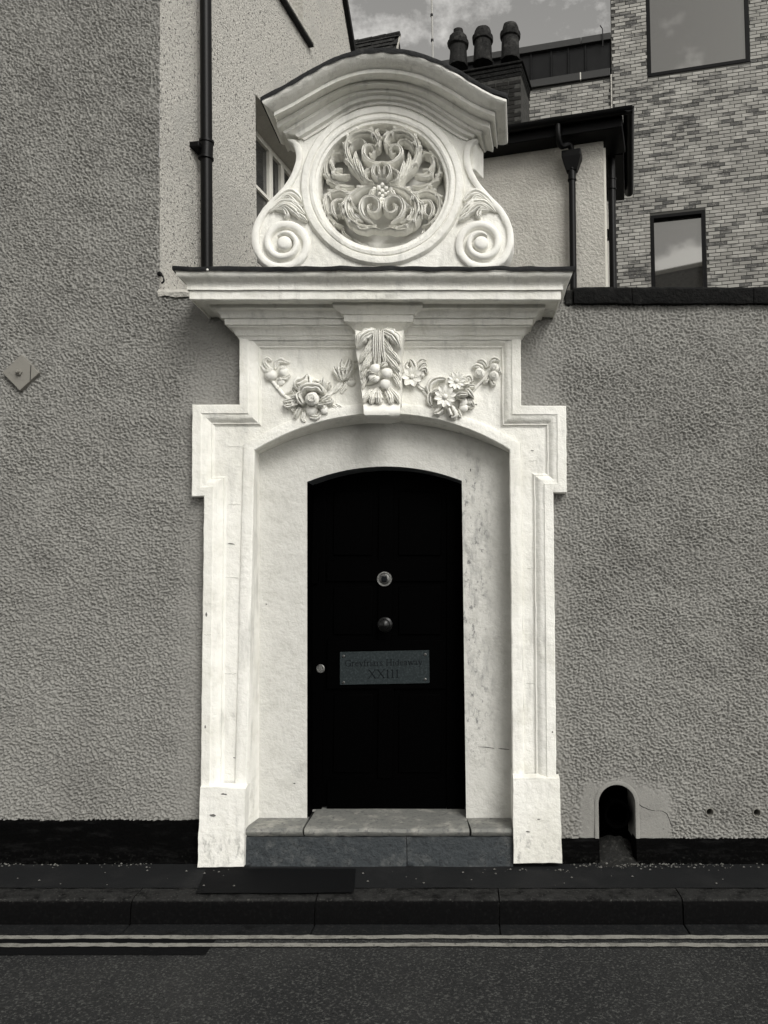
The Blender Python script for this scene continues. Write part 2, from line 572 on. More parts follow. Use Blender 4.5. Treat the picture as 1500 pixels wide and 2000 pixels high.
def rough_sheet(name, x0, x1, z0, z1, keep, amp, m, parent, seed, step=.0048):
    nx, nz = int((x1 - x0) / step), int((z1 - z0) / step)
    X, Z = np.meshgrid(np.linspace(x0, x1, nx), np.linspace(z0, z1, nz))
    b = bandnoise(nz, nx, step, step, .019, .027, seed)
    b2 = bandnoise(nz, nx, step, step, .013, .018, seed + 5)
    b3 = bandnoise(nz, nx, step, step, .055, .07, seed + 6)
    d = np.tanh((b * .75 + b2 * .75 + b3 * .22) * .85 + .1) * .0092
    low = bandnoise(nz, nx, step, step, .35, .5, seed + 2) * .0025
    A = amp(X, Z) * np.clip(1.0 + .06 * bandnoise(nz, nx, step, step, .5, .6, seed + 9), .45, 1.3)
    Y = -(d * A + low)
    co = np.stack([X, Y, Z], -1).reshape(-1, 3)
    idx = np.arange(nx * nz).reshape(nz, nx)
    K = keep((X[:-1, :-1] + X[1:, 1:]) / 2, (Z[:-1, :-1] + Z[1:, 1:]) / 2)
    quads = np.stack([idx[:-1, :-1][K], idx[:-1, 1:][K], idx[1:, 1:][K], idx[1:, :-1][K]], -1)
    used = np.unique(quads)
    remap = np.full(nx * nz, -1)
    remap[used] = np.arange(len(used))
    co, quads = co[used], remap[quads]
    c = Vector(((x0 + x1) / 2, 0, z0))
    co = co - np.array(c)
    me = bpy.data.meshes.new(name)
    me.vertices.add(len(co))
    me.vertices.foreach_set('co', co.ravel())
    me.loops.add(quads.size)
    me.loops.foreach_set('vertex_index', quads.ravel().astype(np.int32))
    me.polygons.add(len(quads))
    me.polygons.foreach_set('loop_start', np.arange(0, quads.size, 4, dtype=np.int32))
    me.polygons.foreach_set('use_smooth', np.ones(len(quads), bool))
    me.update(calc_edges=True)
    me.materials.append(m)
    o = bpy.data.objects.new(name, me)
    link(o, c, parent)
    return o


sstep = lambda x, a, b: np.clip((x - a) / (b - a), 0, 1) ** 2 * (3 - 2 * np.clip((x - a) / (b - a), 0, 1))

# ================================================================== LEFT HOUSE
XC = at(312, 560, 0).x                     # its corner
ZS = at(330, 569, 0).z                     # height of the low wall beside it
LEAN = (at(312, 20, 0).x - XC) / (at(312, 20, 0).z - ZS)
house = thing('rendered_house', (XC - 1.5, 0, 0), 'tall roughcast house with grey front and pale pebbledashed side wall holding a casement window', 'house')
ZP = at(200, 1602, 0).z
XG = at(470, 900, 0).x
rough_sheet('front_wall', at(-60, 900, 0).x, XG, ZP - .02, 5.35,
            lambda X, Z: (X < XC + LEAN * (Z - ZS)) | (Z < ZS),
            lambda X, Z: .42 + .58 * sstep(-X, -at(405, 700, 0).x, -at(330, 700, 0).x) * 1.0, M['grey'], house, 3)
mb = MB()
mb.box(-4.2, at(-58, 900, 0).x, -.001, .3, -.1, 6.9)            # the rest of the front, out of the frame
mb.box(-4.2, XC + LEAN * 3.6, .02, .3, 5.0, 6.9)
mb.box(at(-60, 900, 0).x, XG, .03, .3, -.1, ZS - .01)
mb.build('wall_core', M['greycoarse'], house, smooth=0)
mb = MB()
xa, xb = -4.2, at(388, 1650, -.02).x
n = 160
mb.grid([[(xa + (xb - xa) * i / n, y + .003 * noise.noise(Vector((i * .4, z * 9, 3))), z + (.005 * noise.noise(Vector((i * .35, 0, 8))) if z > .1 else 0)) for i in range(n + 1)] for y, z in
         [(.01, ZP + .004), (-.018, ZP), (-.02, ZP - .03), (-.022, ZP * .6), (-.022, ZP * .3), (-.026, -.02)]])
mb.build('plinth', M['plinth'], house, wob=.003, wf=20)

A_S = R(12.5)
SF = Frame((XC, 0, 0), (math.sin(A_S), math.cos(A_S), 0), (math.cos(A_S), -math.sin(A_S), 0))
SF.lean, SF.z0 = LEAN, ZS
# side wall with its two window openings and the verge at the far end
v1 = SF.hit(684, 95)
v0 = SF.hit(668, 0)
sl = (v1[1] - v0[1]) / (v1[0] - v0[0])
ztop = 8.6
aend = v0[0] + (ztop - v0[1]) / sl
w1a = SF.hit(501, 400)[0]
w1top = SF.hit(501, 186)[1]
w1bot = SF.hit(501, 512)[1]
w1b = w1a + 1.75
us = SF.hit(600, 84)
ua, ub, uz = us[0] - .85, SF.hit(592, 40)[0], us[1] + .03
print('side', v0, v1, aend, w1a, w1top, w1bot, us, ua, ub, uz, ZS)
mb = MB()
out = [(0.0, ZS - .03), (v1[0] + .35, ZS - .03), (v1[0] + .35, v1[1] + sl * .35), (aend, ztop), (0.0, ztop)]
holes = [[(w1a, w1bot), (w1b, w1bot), (w1b, w1top), (w1a, w1top)], [(ua, uz), (ub, uz), (ub, uz + 1.25), (ua, uz + 1.25)]]
mb.poly(out, holes, lambda a, z: SF.P(a, 0, z))
side = mb.build('side_wall', M['dash'], house, smooth=0)
for (a0, a1, z0, z1) in ((w1a, w1b, w1bot, w1top), (ua, ub, uz, uz + 1.25)):
    mb = MB()                                    # reveals
    for o0, o1 in ((0, -.24),):
        mb.add([SF.P(a0, o0, z1), SF.P(a1, o0, z1), SF.P(a1, o1, z1), SF.P(a0, o1, z1)], [(0, 1, 2, 3)])
        mb.add([SF.P(a0, o0, z0), SF.P(a1, o0, z0), SF.P(a1, o1, z0), SF.P(a0, o1, z0)], [(0, 3, 2, 1)])
        mb.add([SF.P(a1, o0, z0), SF.P(a1, o0, z1), SF.P(a1, o1, z1), SF.P(a1, o1, z0)], [(0, 1, 2, 3)])
        mb.add([SF.P(a0, o0, z0), SF.P(a0, o0, z1), SF.P(a0, o1, z1), SF.P(a0, o1, z0)], [(0, 3, 2, 1)])
    mb.build('window_reveal', M['cream'], house, smooth=0)


def casement(a0, a1, z0, z1, o, cuts):
    f = MB()
    t = .05
    f.fbox(SF, a0, a1, o - .05, o, z0, z0 + t)
    f.fbox(SF, a0, a1, o - .05, o, z1 - t, z1)
    lights = len(cuts) - 1
    for c in cuts:
        f.fbox(SF, max(a0, c - t * .6), min(a1, c + t * .6), o - .052, o + .003, z0 + t, z1 - t)
    fo = f.build('window', M['whiteframe'], house, smooth=0, bevel=.004)
    zt = z1 - (z1 - z0) * .36
    for k in range(lights):
        c, wdt = cuts[k], cuts[k + 1] - cuts[k]
        for (za, zb) in ((z0 + t, zt - .014), (zt + .014, z1 - t)):
            g = MB()
            g.fbox(SF, c + t * .6, c + wdt - t * .6, o - .035, o - .028, za, zb)
            g.build('pane', M['darkglass'], fo, smooth=0)
        g = MB()
        g.fbox(SF, c + t * .6, c + wdt - t * .6, o - .045, o - .005, zt - .014, zt + .014)
        g.build('glazing_bar', M['whiteframe'], fo, smooth=0)


wm1, wm2 = SF.hit(529, 300, -.225)[0], SF.hit(552, 340, -.225)[0]
print('win', w1a, w1b, wm1, wm2)
casement(w1a, max(w1b, wm2 + .3), w1bot, w1top, -.225, [w1a, w1a + (wm1 - w1a) / 2, wm1, wm2, max(w1b, wm2 + .3)])
casement(ua, ub, uz, uz + 1.25, -.19, [ua, (ua + ub) / 2, ub])
mb = MB()
mb.fbox(SF, ua - .05, us[0] + .03, -.2, .055, uz - .035, uz + .012)
mb.build('window_sill', M['cream'], house, bevel=.006)
mb = MB()
mb.fbox(SF, ua - .05, us[0] + .035, .002, .05, uz - .055, uz - .037)
mb.build('sill_shadow_strip', M['lead'], house, bevel=.004)  # dark strip added as the shadow under the sill
# verge board, roof, back
mb = MB()
e0, e1 = (v1[0] + .35, v1[1] + sl * .35), (aend, ztop)
ob = [SF.P(a, o, z) for (a, z) in (e0, e1) for o in (-.3, .05)]
off = Vector((0, 0, 0)) + SF.e * .055
mb.hexa([ob[0], ob[1], ob[1] + off, ob[0] + off, ob[2], ob[3], ob[3] + off, ob[2] + off])
mb.build('verge_board', M['frame'], house, smooth=0)
mb = MB()
mb.hexa([SF.P(-.1, .1, ztop), SF.P(aend, .1, ztop), SF.P(aend, -3, ztop), SF.P(-.1, -3, ztop),
         SF.P(-.1, .1, ztop + .15), SF.P(aend, .1, ztop + .15), SF.P(aend, -3, ztop + 1.4), SF.P(-.1, -3, ztop + 1.4)])
mb.build('roof', M['tile'], house, smooth=0)
mb = MB()
mb.fbox(SF, v1[0] + .3, v1[0] + .345, -3, -.002, ZS, v1[1] + sl * .345 - .1)
mb.build('back_wall', M['cream'], house, smooth=0)
# sloping mortar ledge where the low wall meets the house corner
mb = MB()
xl = [XC - .005, XC + .03, XC + .06, XC + .1, XC + .2, XC + .4]
rows = []
for i, x in enumerate(xl):
    k = noise.noise(Vector((x * 40, 0, 0))) * .008
    rows.append([(x, -.012 + k, ZS - .035 + k), (x, -.02 + k, ZS - .012), (x, -.004 + k, ZS + .012), (x, .10, ZS + .05), (x, .3, ZS + .06)])
mb.grid(rows)
mb.build('mortar_ledge', M['cream'], house, wob=.008, wf=25)

# iron hook by the ledge
hk = at(317, 545, -.02)
hook = thing('iron_hook', hk, 'small black iron hook on the grey wall just left of the cornice end', 'hook')
mb = MB()
mb.tube(crom([at(313, 536, .0), at(318, 540, -.035), at(320, 549, -.04), at(316, 553, -.03)], 9), .0055, 8)
mb.build('hook_shank', M['iron'], hook)
mb = MB()
mb.lathe(at(313, 536, .004), (0, -1, 0), [(.014, 0), (.014, .012), (.008, .016)], 10)
mb.build('hook_rose', M['iron'], hook)

# pattress plate
pc = at(45, 730, -.004)
plate = thing('wall_tie_plate', pc, 'grey painted diamond shaped iron tie plate bolted to the roughcast wall', 'tie plate')
mb = MB()
r = .107
mb.prism([(-r, 0), (0, -r), (r, 0), (0, r)], lambda a, b: (pc.x + a, -.030, pc.z + b), lambda a, b: (pc.x + a, -.004, pc.z + b))
mb.build('plate', M['plate'], plate, bevel=.003)
mb = MB()
mb.box(pc.x + .058, pc.x + .0605, -.0325, -.029, pc.z - .046, pc.z + .044)
mb.build('plate_seam', M['iron'], plate, smooth=0)
mb = MB()
mb.lathe((pc.x - .006, -.029, pc.z), (0, -1, 0), [(.019, 0), (.019, .012), (.017, .014)], 6)
mb.build('nut', M['plate'], plate)
mb = MB()
mb.lathe((pc.x - .006, -.043, pc.z), (0, -1, 0), [(.010, 0), (.010, .016), (.007, .02)], 10)
mb.build('bolt', M['plate'], plate)


# ---- pipes
def pipe(root, F, a, o, z0, z1, r, collars, bracket=True, m='iron'):
    q = MB()
    q.tube([F.P(a, o, z0), F.P(a, o, z1)], r, 20)
    q.build('pipe', M[m], root)
    for zc in collars:
        q = MB()
        c = F.P(a, o, zc)
        q.lathe(c, (0, 0, 1), [(r + .001, -.075), (r + .011, -.075), (r + .011, -.062), (r + .005, -.058), (r + .005, .03), (r + .011, .035), (r + .011, .05), (r + .001, .055)], 20)
        q.build('pipe_collar', M[m], root)
        if bracket:
            q = MB()
            q.fbox(F, a - .075, a + .075, .0, o - r * .3, zc - .022, zc + .012)
            q.build('bracket', M[m], root, bevel=.003)


pa, pz = SF.hit(403, 290, .075)
dp = thing('drainpipe', SF.P(pa, .075, ZS), 'thick black cast iron drainpipe with one bracket on the pale pebbledash side wall', 'drainpipe', 'drainpipes on the houses')
pipe(dp, SF, pa, .075, ZS + .02, 8.4, .037, [pz, pz + 1.83])

# ================================================================== BOUNDARY WALL (right)
bwall = thing('boundary_wall', (2.2, 0, 0), 'low grey roughcast garden wall with black coping and an arched drain hole', 'wall')
ZB = at(1300, 592, 0).z
ZQ = at(1300, 1637, 0).z
XW0 = at(1000, 900, 0).x
XR = at(1590, 900, 0).x
ax0, ax1 = at(1169, 1600, 0).x, at(1241, 1600, 0).x
acx, ar = (ax0 + ax1) / 2, (ax1 - ax0) / 2
asz = at(1205, 1569, 0).z
weeps = [at(1386, 1586, 0), at(1478, 1587, 0)]


def patch_mask(X, Z):       # smooth render patch round the drain hole
    dx = (X - acx - .03) / .26
    dz = (Z - asz + .02) / .155
    rr = np.sqrt(dx * dx + np.where(dz > 0, dz, dz * .25) ** 2)
    wv = .10 * np.sin(X * 31) + .07 * np.sin(X * 57 + 2)
    return sstep(rr + wv, .78, 1.22)


def wall_amp(X, Z):
    near = sstep(X, at(1030, 700, 0).x, at(1130, 700, 0).x)
    top = sstep(Z, at(1300, 800, 0).z, at(1300, 640, 0).z)
    A = 1 - .6 * (1 - near) * 1.0
    A = A * (1 - .15 * top)
    return A * (.06 + .94 * patch_mask(X, Z))


def wall_keep(X, Z):
    arch = (np.abs(X - acx) < ar + .004) & (Z < asz) | (((X - acx) ** 2 + (Z - asz) ** 2) < (ar + .004) ** 2)
    k = ~arch
    for wp in weeps:
        k &= ((X - wp.x) ** 2 + (Z - wp.z) ** 2) > .021 ** 2
    return k


rough_sheet('wall_face', XW0, XR, ZQ - .02, ZB + .03, wall_keep, wall_amp, M['grey'], bwall, 11)
mb = MB()
mb.box(XR - .005, 6, -.001, .3, -.1, ZB + .03)
mb.box(XW0, 6, .24, .3, -.1, ZB + .03)
mb.build('wall_core', M['greycoarse'], bwall, smooth=0)
# rendered lip and lining of the drain hole
arc = [(acx + ar * math.cos(t), asz + ar * math.sin(t)) for t in [math.pi * k / 20 for k in range(21)]]
arco = [(acx + (ar + .022) * math.cos(t), asz + (ar + .022) * math.sin(t)) for t in [math.pi * k / 20 for k in range(21)]]
ppath = [(acx + ar, ZQ - .02)] + arc + [(acx - ar, ZQ - .02)]
opath = [(acx + ar + .022, ZQ - .02)] + arco + [(acx - ar - .022, ZQ - .02)]
mb = MB()
mb.grid([[(x, -.0055, z) for x, z in opath], [(x, -.0085, z) for x, z in opath[:0]] or [(x * .6 + a * .4, -.0095, z * .6 + b * .4) for (x, z), (a, b) in zip(opath, ppath)],
         [(x, -.0075, z) for x, z in ppath], [(x, .0, z) for x, z in ppath], [(x, .24, z) for x, z in ppath]])
mb.build('drain_hole_lip', M['grey'], bwall)
mb = MB()
mb.box(ax0 - .03, ax1 + .03, .2, .239, -.05, asz + ar + .03)
mb.build('drain_hole_back', M['void'], bwall, smooth=0)
mb = MB()
pcx = at(1205, 1590, .04)
mb.lathe((pcx.x, .03, pcx.z), (0, 1, 0), [(.060, 0), (.072, -.012), (.075, 0), (.075, .16), (.060, .16), (.060, .0)], 28, caps=False)
mb.build('drain_pipe_mouth', M['void'], bwall)
# mortar haunch at the foot of the hole
mb = MB()
rows = []
for i in range(13):
    t = i / 12
    y = .14 - .26 * t
    zc = (.115 * (1 - t) ** 1.6) - .012
    hw = ar * (.96 + .75 * max(0, t - .45))
    rows.append([(acx + hw * s, y - .02 * (1 - s * s) * t, zc * (1 - .35 * abs(s) ** 3) + .008 * noise.noise(Vector((s * 4, t * 6, 2)))) for s in [-1 + 2 * j / 14 for j in range(15)]])
mb.grid(rows)
mb.build('mortar_haunch', M['mortar'], bwall, wob=.008, wf=22)
# plinth either side of the hole
for xa, xb in ((at(1096, 1650, 0).x, acx - ar), (acx + ar, 6)):
    mb = MB()
    n = max(6, int((xb - xa) / .05))
    mb.grid([[(xa + (xb - xa) * i / n, y, z) for i in range(n + 1)] for y, z in
             [(.2, ZQ + .004), (-.016, ZQ), (-.019, ZQ - .02), (-.02, ZQ * .5), (-.024, -.02)]])
    for x in (xa, xb):
        mb.add([(x, .2, ZQ + .004), (x, -.016, ZQ), (x, -.02, ZQ * .5), (x, -.024, -.02), (x, .2, -.02)], [(0, 1, 2, 3, 4)])
    mb.build('plinth', M['plinth'], bwall, wob=.003, wf=20)
for wp in weeps:
    mb = MB()
    mb.lathe((wp.x, 0, wp.z), (0, 1, 0), [(.027, .002), (.024, -.006), (.0195, -.005), (.0185, .01), (.0185, .15), (.001, .15)], 16, caps=False)
    mb.build('weep_hole', M['smoothgrey'], bwall)
# hairline crack in the patch: a raised ragged edge of render
mb = MB()
ck = crom([at(x, y, -.004) for x, y in ((1243, 1566), (1258, 1577), (1275, 1583), (1296, 1585), (1306, 1597), (1312, 1614), (1315, 1634))], 40)
ck = [p + noise.noise_vector(p * 60) * .004 for p in ck]
for p in ck: p.y = -.004
mb.grid([[p + Vector((-.0012, 0, -.0014)), p + Vector((.0012, -.001, .0014))] for p in ck])
mb.build('render_crack', M['mortar'], bwall, smooth=0)
# coping
cx0 = at(1120, 575, -.03).x
cuts = [cx0, cx0 + .34, cx0 + 1.05, cx0 + 1.9, cx0 + 2.9, cx0 + 4.2]
ZCa, ZCb = at(1300, 592, -.04).z, at(1300, 560, -.04).z
for a, b in zip(cuts, cuts[1:]):
    mb = MB()
    n = int((b - a) / .03)
    prof = [(.3, ZCa), (-.01, ZCa + .002), (-.038, ZCa), (-.042, ZCa + .02), (-.042, ZCb - .014), (-.03, ZCb), (.0, ZCb + .012), (.3, ZCb + .02)]
    mb.grid([[(a + .002 + (b - a - .004) * i / n, y, z) for y, z in prof] for i in range(n + 1)], close_u=True)
    for x in (a + .002, b - .002):
        mb.add([(x, y, z) for y, z in prof], [tuple(range(len(prof)))])
    mb.build('coping_stone', M['coping'], bwall, wob=.006, wf=16)
mb = MB()
p = at(1118, 577, -.03)
mb.box(p.x - .045, p.x + .01, -.02, .25, p.z - .055, p.z + .04)
bm_ = mb.build('broken_mortar', M['mortar'], bwall, bevel=.012)

# ================================================================== GATEWAY
gate = thing('stone_gateway', (-.02, -.05, 0), 'white painted carved stone doorway with curved pediment, roundel, scrolls and flower garlands', 'doorway')
YF, YP, YA, YI, YD = -.075, -.030, -.042, .12, .29


def inset_path(path, w_):
    out_ = []
    n = len(path)
    for i in range(n):
        p = Vector(path[i])
        ds = []
        if i > 0: ds.append((p - Vector(path[i - 1])).normalized())
        if i < n - 1: ds.append((Vector(path[i + 1]) - p).normalized())
        ns = [Vector((d.y, -d.x)) for d in ds]          # right-hand side of travel = inwards
        if len(ns) == 1:
            out_.append(p + ns[0] * w_)
        else:
            m_ = (ns[0] + ns[1]) / (1 + ns[0].dot(ns[1]))
            out_.append(p + m_ * w_)
    return out_


OUT = [xz(*p, YF) for p in ((391, 1550), (398, 969), (374, 970), (375, 790), (467, 790), (467, 640), (1017, 640), (1018, 792), (1106, 792), (1107, 962), (1081, 962), (1087, 1545))]
PROF = [(0, .012), (0, YF + .004), (.004, YF), (.050, YF), (.053, YF + .004), (.058, YF + .007), (.068, YF + .008), (.080, YF + .013), (.090, YF + .022), (.097, YF + .031), (.100, YF + .033),
        (.105, YF + .032), (.108, YF + .036), (.113, YF + .044), (.118, YP + .001)]
mb = MB()
ins = [inset_path([Vector(p) for p in OUT], w_) for w_, _ in PROF]
rows = []
for i in range(len(OUT) - 1):
    L = (Vector(OUT[i + 1]) - Vector(OUT[i])).length
    n = max(2, int(L / .03))
    for k in range(n + (1 if i == len(OUT) - 2 else 0)):
        rows.append([(*(ins[j][i].lerp(ins[j][i + 1], k / n)), PROF[j][1]) for j in range(len(PROF))])
mb.grid([[(a, y, z) for a, z, y in r_] for r_ in rows])
mb.build('architrave', M['white'], gate, smooth=28, wob=.0022, wf=14)


def circ3(a, b, c):
    ax, ay = a; bx, by = b; cx, cy = c
    d = 2 * (ax * (by - cy) + bx * (cy - ay) + cx * (ay - by))
    ux = ((ax * ax + ay * ay) * (by - cy) + (bx * bx + by * by) * (cy - ay) + (cx * cx + cy * cy) * (ay - by)) / d
    uy = ((ax * ax + ay * ay) * (cx - bx) + (bx * bx + by * by) * (ax - cx) + (cx * cx + cy * cy) * (bx - ax)) / d
    return ux, uy, math.hypot(ax - ux, ay - uy)


def arch_path(l0, l1, cr_, r1, r0, n=36):
    """up the left jamb, over the arch, down the right jamb"""
    cx, cy, rr = circ3(l1, cr_, r1)
    a0 = math.atan2(l1[1] - cy, l1[0] - cx)
    a1 = math.atan2(r1[1] - cy, r1[0] - cx)
    pts = [(l0[0] + (l1[0] - l0[0]) * k / 30, l0[1] + (l1[1] - l0[1]) * k / 30) for k in range(30)]
    pts += [(cx + rr * math.cos(a0 + (a1 - a0) * k / n), cy + rr * math.sin(a0 + (a1 - a0) * k / n)) for k in range(n + 1)]
    pts += [(r1[0] + (r0[0] - r1[0]) * k / 30, r1[1] + (r0[1] - r1[1]) * k / 30) for k in range(1, 31)]
    return pts


OPEN = arch_path(xz(479, 1640, YA), xz(497, 880, YA), xz(746, 808, YA), xz(995, 878, YA), xz(1002, 1640, YA))
BACK = arch_path(xz(506, 1640, YI), xz(506, 888, YI), xz(748, 826, YI), xz(997, 886, YI), xz(1000, 1640, YI))
DOOR = arch_path(xz(600, 1640, YI), xz(600, 941, YI), xz(751, 911, YI), xz(902, 939, YI), xz(911, 1640, YI))
ARCHV = [tuple(p) for p in inset_path([Vector(p) for p in OPEN], -.066)]     # outer edge of the archivolt band
# archivolt band and jamb return
mb = MB()
sec = []
for (o_, v_, b_) in zip(OPEN, ARCHV, BACK):
    sec.append([(v_[0], YP + .004, v_[1]), (v_[0] * .97 + o_[0] * .03, YA + .003, v_[1] * .97 + o_[1] * .03), (v_[0] * .9 + o_[0] * .1, YA, v_[1] * .9 + o_[1] * .1),
                (v_[0] * .5 + o_[0] * .5, YA, v_[1] * .5 + o_[1] * .5), (v_[0] * .08 + o_[0] * .92, YA, v_[1] * .08 + o_[1] * .92), (o_[0], YA + .005, o_[1]),
                (o_[0] * .66 + b_[0] * .34, YA + (YI - YA) * .34, o_[1] * .66 + b_[1] * .34), (o_[0] * .33 + b_[0] * .67, YA + (YI - YA) * .67, o_[1] * .33 + b_[1] * .67), (b_[0], YI + .001, b_[1])])
mb.grid(sec)
mb.build('archivolt', M['white'], gate, smooth=40, wob=.0022, wf=16)
# wall face between architrave and archivolt
inner = [tuple(p) for p in inset_path([Vector(p) for p in OUT], PROF[-1][0] - .002)]
mb = MB()
mb.poly(inner + ARCHV[::-1], fn=lambda a, b: (a, YP + .002, b))
mb.build('face_panel', M['white'], gate, smooth=0)
# inner frame round the door: flat face, jambs back to the leaf
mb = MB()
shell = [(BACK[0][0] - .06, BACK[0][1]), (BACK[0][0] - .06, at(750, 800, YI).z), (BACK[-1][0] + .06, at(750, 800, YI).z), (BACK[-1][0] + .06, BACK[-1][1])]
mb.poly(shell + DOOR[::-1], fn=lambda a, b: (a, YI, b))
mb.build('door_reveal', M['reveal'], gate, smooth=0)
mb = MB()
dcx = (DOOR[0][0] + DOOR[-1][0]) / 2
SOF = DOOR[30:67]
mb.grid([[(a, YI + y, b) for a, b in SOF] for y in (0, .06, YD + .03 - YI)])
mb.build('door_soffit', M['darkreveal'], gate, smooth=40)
for LEG in (DOOR[:31], DOOR[66:]):
    mb = MB()
    mb.grid([[(a, YI + y, b) for a, b in LEG] for y in (0.0015, .06, YD + .03 - YI)])
    mb.build('door_jamb', M['blackpaint'], gate, smooth=40)


# plinth blocks
def block(name, quad, Y, m, top_back):
    q = MB()
    pts = [xz(*p, Y) for p in quad]
    bl, br, tr, tl = pts
    n, k = 10, 14
    rows_ = []
    for j in range(k + 1):
        a = Vector(bl).lerp(Vector(tl), j / k)
        b = Vector(br).lerp(Vector(tr), j / k)
        rows_.append([(a.lerp(b, i / n).x, Y, a.lerp(b, i / n).y) for i in range(n + 1)])
    q.grid(rows_)
    t0, t1 = rows_[-1][0], rows_[-1][-1]
    q.grid([rows_[-1], [(x, YP - .012, z + top_back) for x, y, z in rows_[-1]]])
    for side_ in (0, -1):
        e = [r_[side_] for r_ in rows_] + [(rows_[-1][side_][0], YP - .012, rows_[-1][side_][2] + top_back)]
        q.grid([e, [(x, .14, z) for x, y, z in e]])
    return q.build(name, m, gate, smooth=40, wob=.004, wf=11)


block('plinth_block', [(386, 1694), (476, 1692), (479, 1541), (391, 1537)], -.088, M['white'], .014)
block('plinth_block', [(1003, 1686), (1098, 1686), (1093, 1521), (1002, 1520)], -.088, M['white'], .014)


# flaked paint and old fixing holes
rc_ = random.Random(3)
for (px, py, ln, hh, Y_) in ((438, 1551, 14, 4, -.0885), (416, 1592, 13, 5, -.0885), (1031, 1624, 9, 3, -.0885), (1052, 1600, 7, 2, -.0885), (458, 1480, 5, 3, YP), (452, 1062, 16, 2, YP), (446, 820, 9, 2, YP), (1079, 1430, 4, 5, YF), (919, 918, 3, 8, YI), (952, 1460, 40, 2, YI), (985, 1463, 26, 2, YI), (1040, 880, 7, 2, YP), (930, 790, 5, 3, YP), (520, 1180, 5, 3, YI), (575, 1530, 6, 3, YI), (403, 1200, 4, 9, YF), (401, 1420, 3, 7, YF)):
    mb = MB()
    c = at(px, py, Y_)
    n = 9
    k = 1 / 346
    mb.add([(c.x + ln * k / 2 * math.cos(2 * math.pi * i / n) * rc_.uniform(.6, 1.1), Y_ - .0014, c.z + hh * k / 2 * math.sin(2 * math.pi * i / n) * rc_.uniform(.5, 1.2) - .15 * ln * k * math.cos(2 * math.pi * i / n) * .3) for i in range(n)], [tuple(range(n))])
    mb.build('paint_chip', M['chip'], gate, smooth=0)


for (xa_, xb_, py, Y_) in ((446, 472, 872, YP), (446, 470, 985, YP), (440, 464, 1128, YP), (438, 462, 1316, YP), (1032, 1048, 900, YP), (1030, 1046, 1110, YP), (1028, 1046, 1335, YP), (399, 412, 1240, YF), (1068, 1082, 1260, YF)):
    mb = MB()
    n = 10
    ln = []
    for i in range(n + 1):
        p = at(xa_ + (xb_ - xa_) * i / n, py + 1.6 * noise.noise(Vector((i * .5, py, 0))), Y_ - .0012)
        ln.append(p)
    mb.grid([[p + Vector((0, 0, .0016 * (.6 + rc_.random() * .6))) for p in ln], [p - Vector((0, 0, .0016 * (.4 + rc_.random() * .6))) for p in ln]])
    mb.build('stone_joint', M['joint'], gate, smooth=0)


# ---- cornice
def cornice(name, prof, xl_, xr_, kl, kr, m, yb=.02, yfront=None, wob=.003, smooth=30):
    """prof: (overhang, y, z); ends mitred and returned to the wall"""
    q = MB()
    n = int((xr_ - xl_) / .035)
    rows_ = []
    ov = [p[0] for p in prof]
    for side_ in ('L', 'F', 'R'):
        if side_ == 'L':
            for t in range(4):
                rows_.append([(xl_ - o * kl, yb + (y - yb) * t / 4, z) for o, y, z in prof])
        elif side_ == 'F':
            for i in range(n + 1):
                rows_.append([((xl_ - o * kl) + ((xr_ + o * kr) - (xl_ - o * kl)) * i / n, y, z) for o, y, z in prof])
        else:
            for t in range(1, 5):
                rows_.append([(xr_ + o * kr, y + (yb - y) * t / 4, z) for o, y, z in prof])
    q.grid(rows_)
    return q.build(name, m, gate, smooth=smooth, wob=wob, wf=10)


def cz(o, py, y0=YF):          # overhang + picture row -> (o, Y, Z)
    y = y0 - o
    return (o, y, at(750, py, y).z)


XFl, XFr = at(467, 650, YF).x, at(1017, 650, YF).x
zsof = at(750, 585, YF - .235).z
ZCOR = zsof
bed = [cz(-.003, 664), cz(.006, 657), cz(.014, 655), cz(.018, 652), cz(.026, 646), cz(.040, 641), cz(.052, 638.5), cz(.054, 635), cz(.066, 634), cz(.068, 622), cz(.082, 620.5),
       cz(.088, 615), cz(.100, 608), cz(.116, 604), cz(.132, 602)]
zb_top = at(750, 599, YF - .132).z
bed += [(.136, YF - .136, zsof + .0), (.136, YF - .136, zsof + .03)]
cornice('bed_mould', bed, XFl, XFr, .95, .95, M['white'], smooth=35)
cor = [(.10, YF - .10, zsof + .012), (.134, YF - .134, zsof + .008), (.222, YF - .222, zsof + .006), (.224, YF - .224, zsof - .004), (.236, YF - .236, zsof), (.238, YF - .238, zsof + .003)]
cor += [cz(.238, 568), cz(.240, 566.5), cz(.250, 566), cz(.250, 562.5), cz(.248, 561)]
for t in range(1, 9):
    s = t / 8
    o = .248 + .052 * (s - .28 * math.sin(2 * math.pi * s) * .5)
    cor.append(cz(o, 561 - 30 * s))
cor += [cz(.304, 530), cz(.306, 527)]
zt_ = cor[-1][2]
cor += [(.1, YF - .1, zt_ + .01)]
cornice('cornice', cor, XFl, XFr, .86, .86, M['white'], smooth=30)
# lead flashing on the cornice
ld_ = [(.30, YF - .30, zt_ - .004), (.312, YF - .312, zt_ - .007), (.315, YF - .315, zt_ + .004), (.314, YF - .314, zt_ + .015), (.30, YF - .30, zt_ + .021), (.15, YF - .15, zt_ + .028), (0, YF, zt_ + .034), (-.25, YF + .25, zt_ + .05)]
cornice('lead_flashing', ld_, XFl, XFr, .86, .86, M['lead'], yb=.12, wob=.009, smooth=50)
mb = MB()
p_ = at(405, 527, YF - .318)
mb.ball(p_, .007, n=8)
mb.build('flashing_nail', M['relief'], gate)
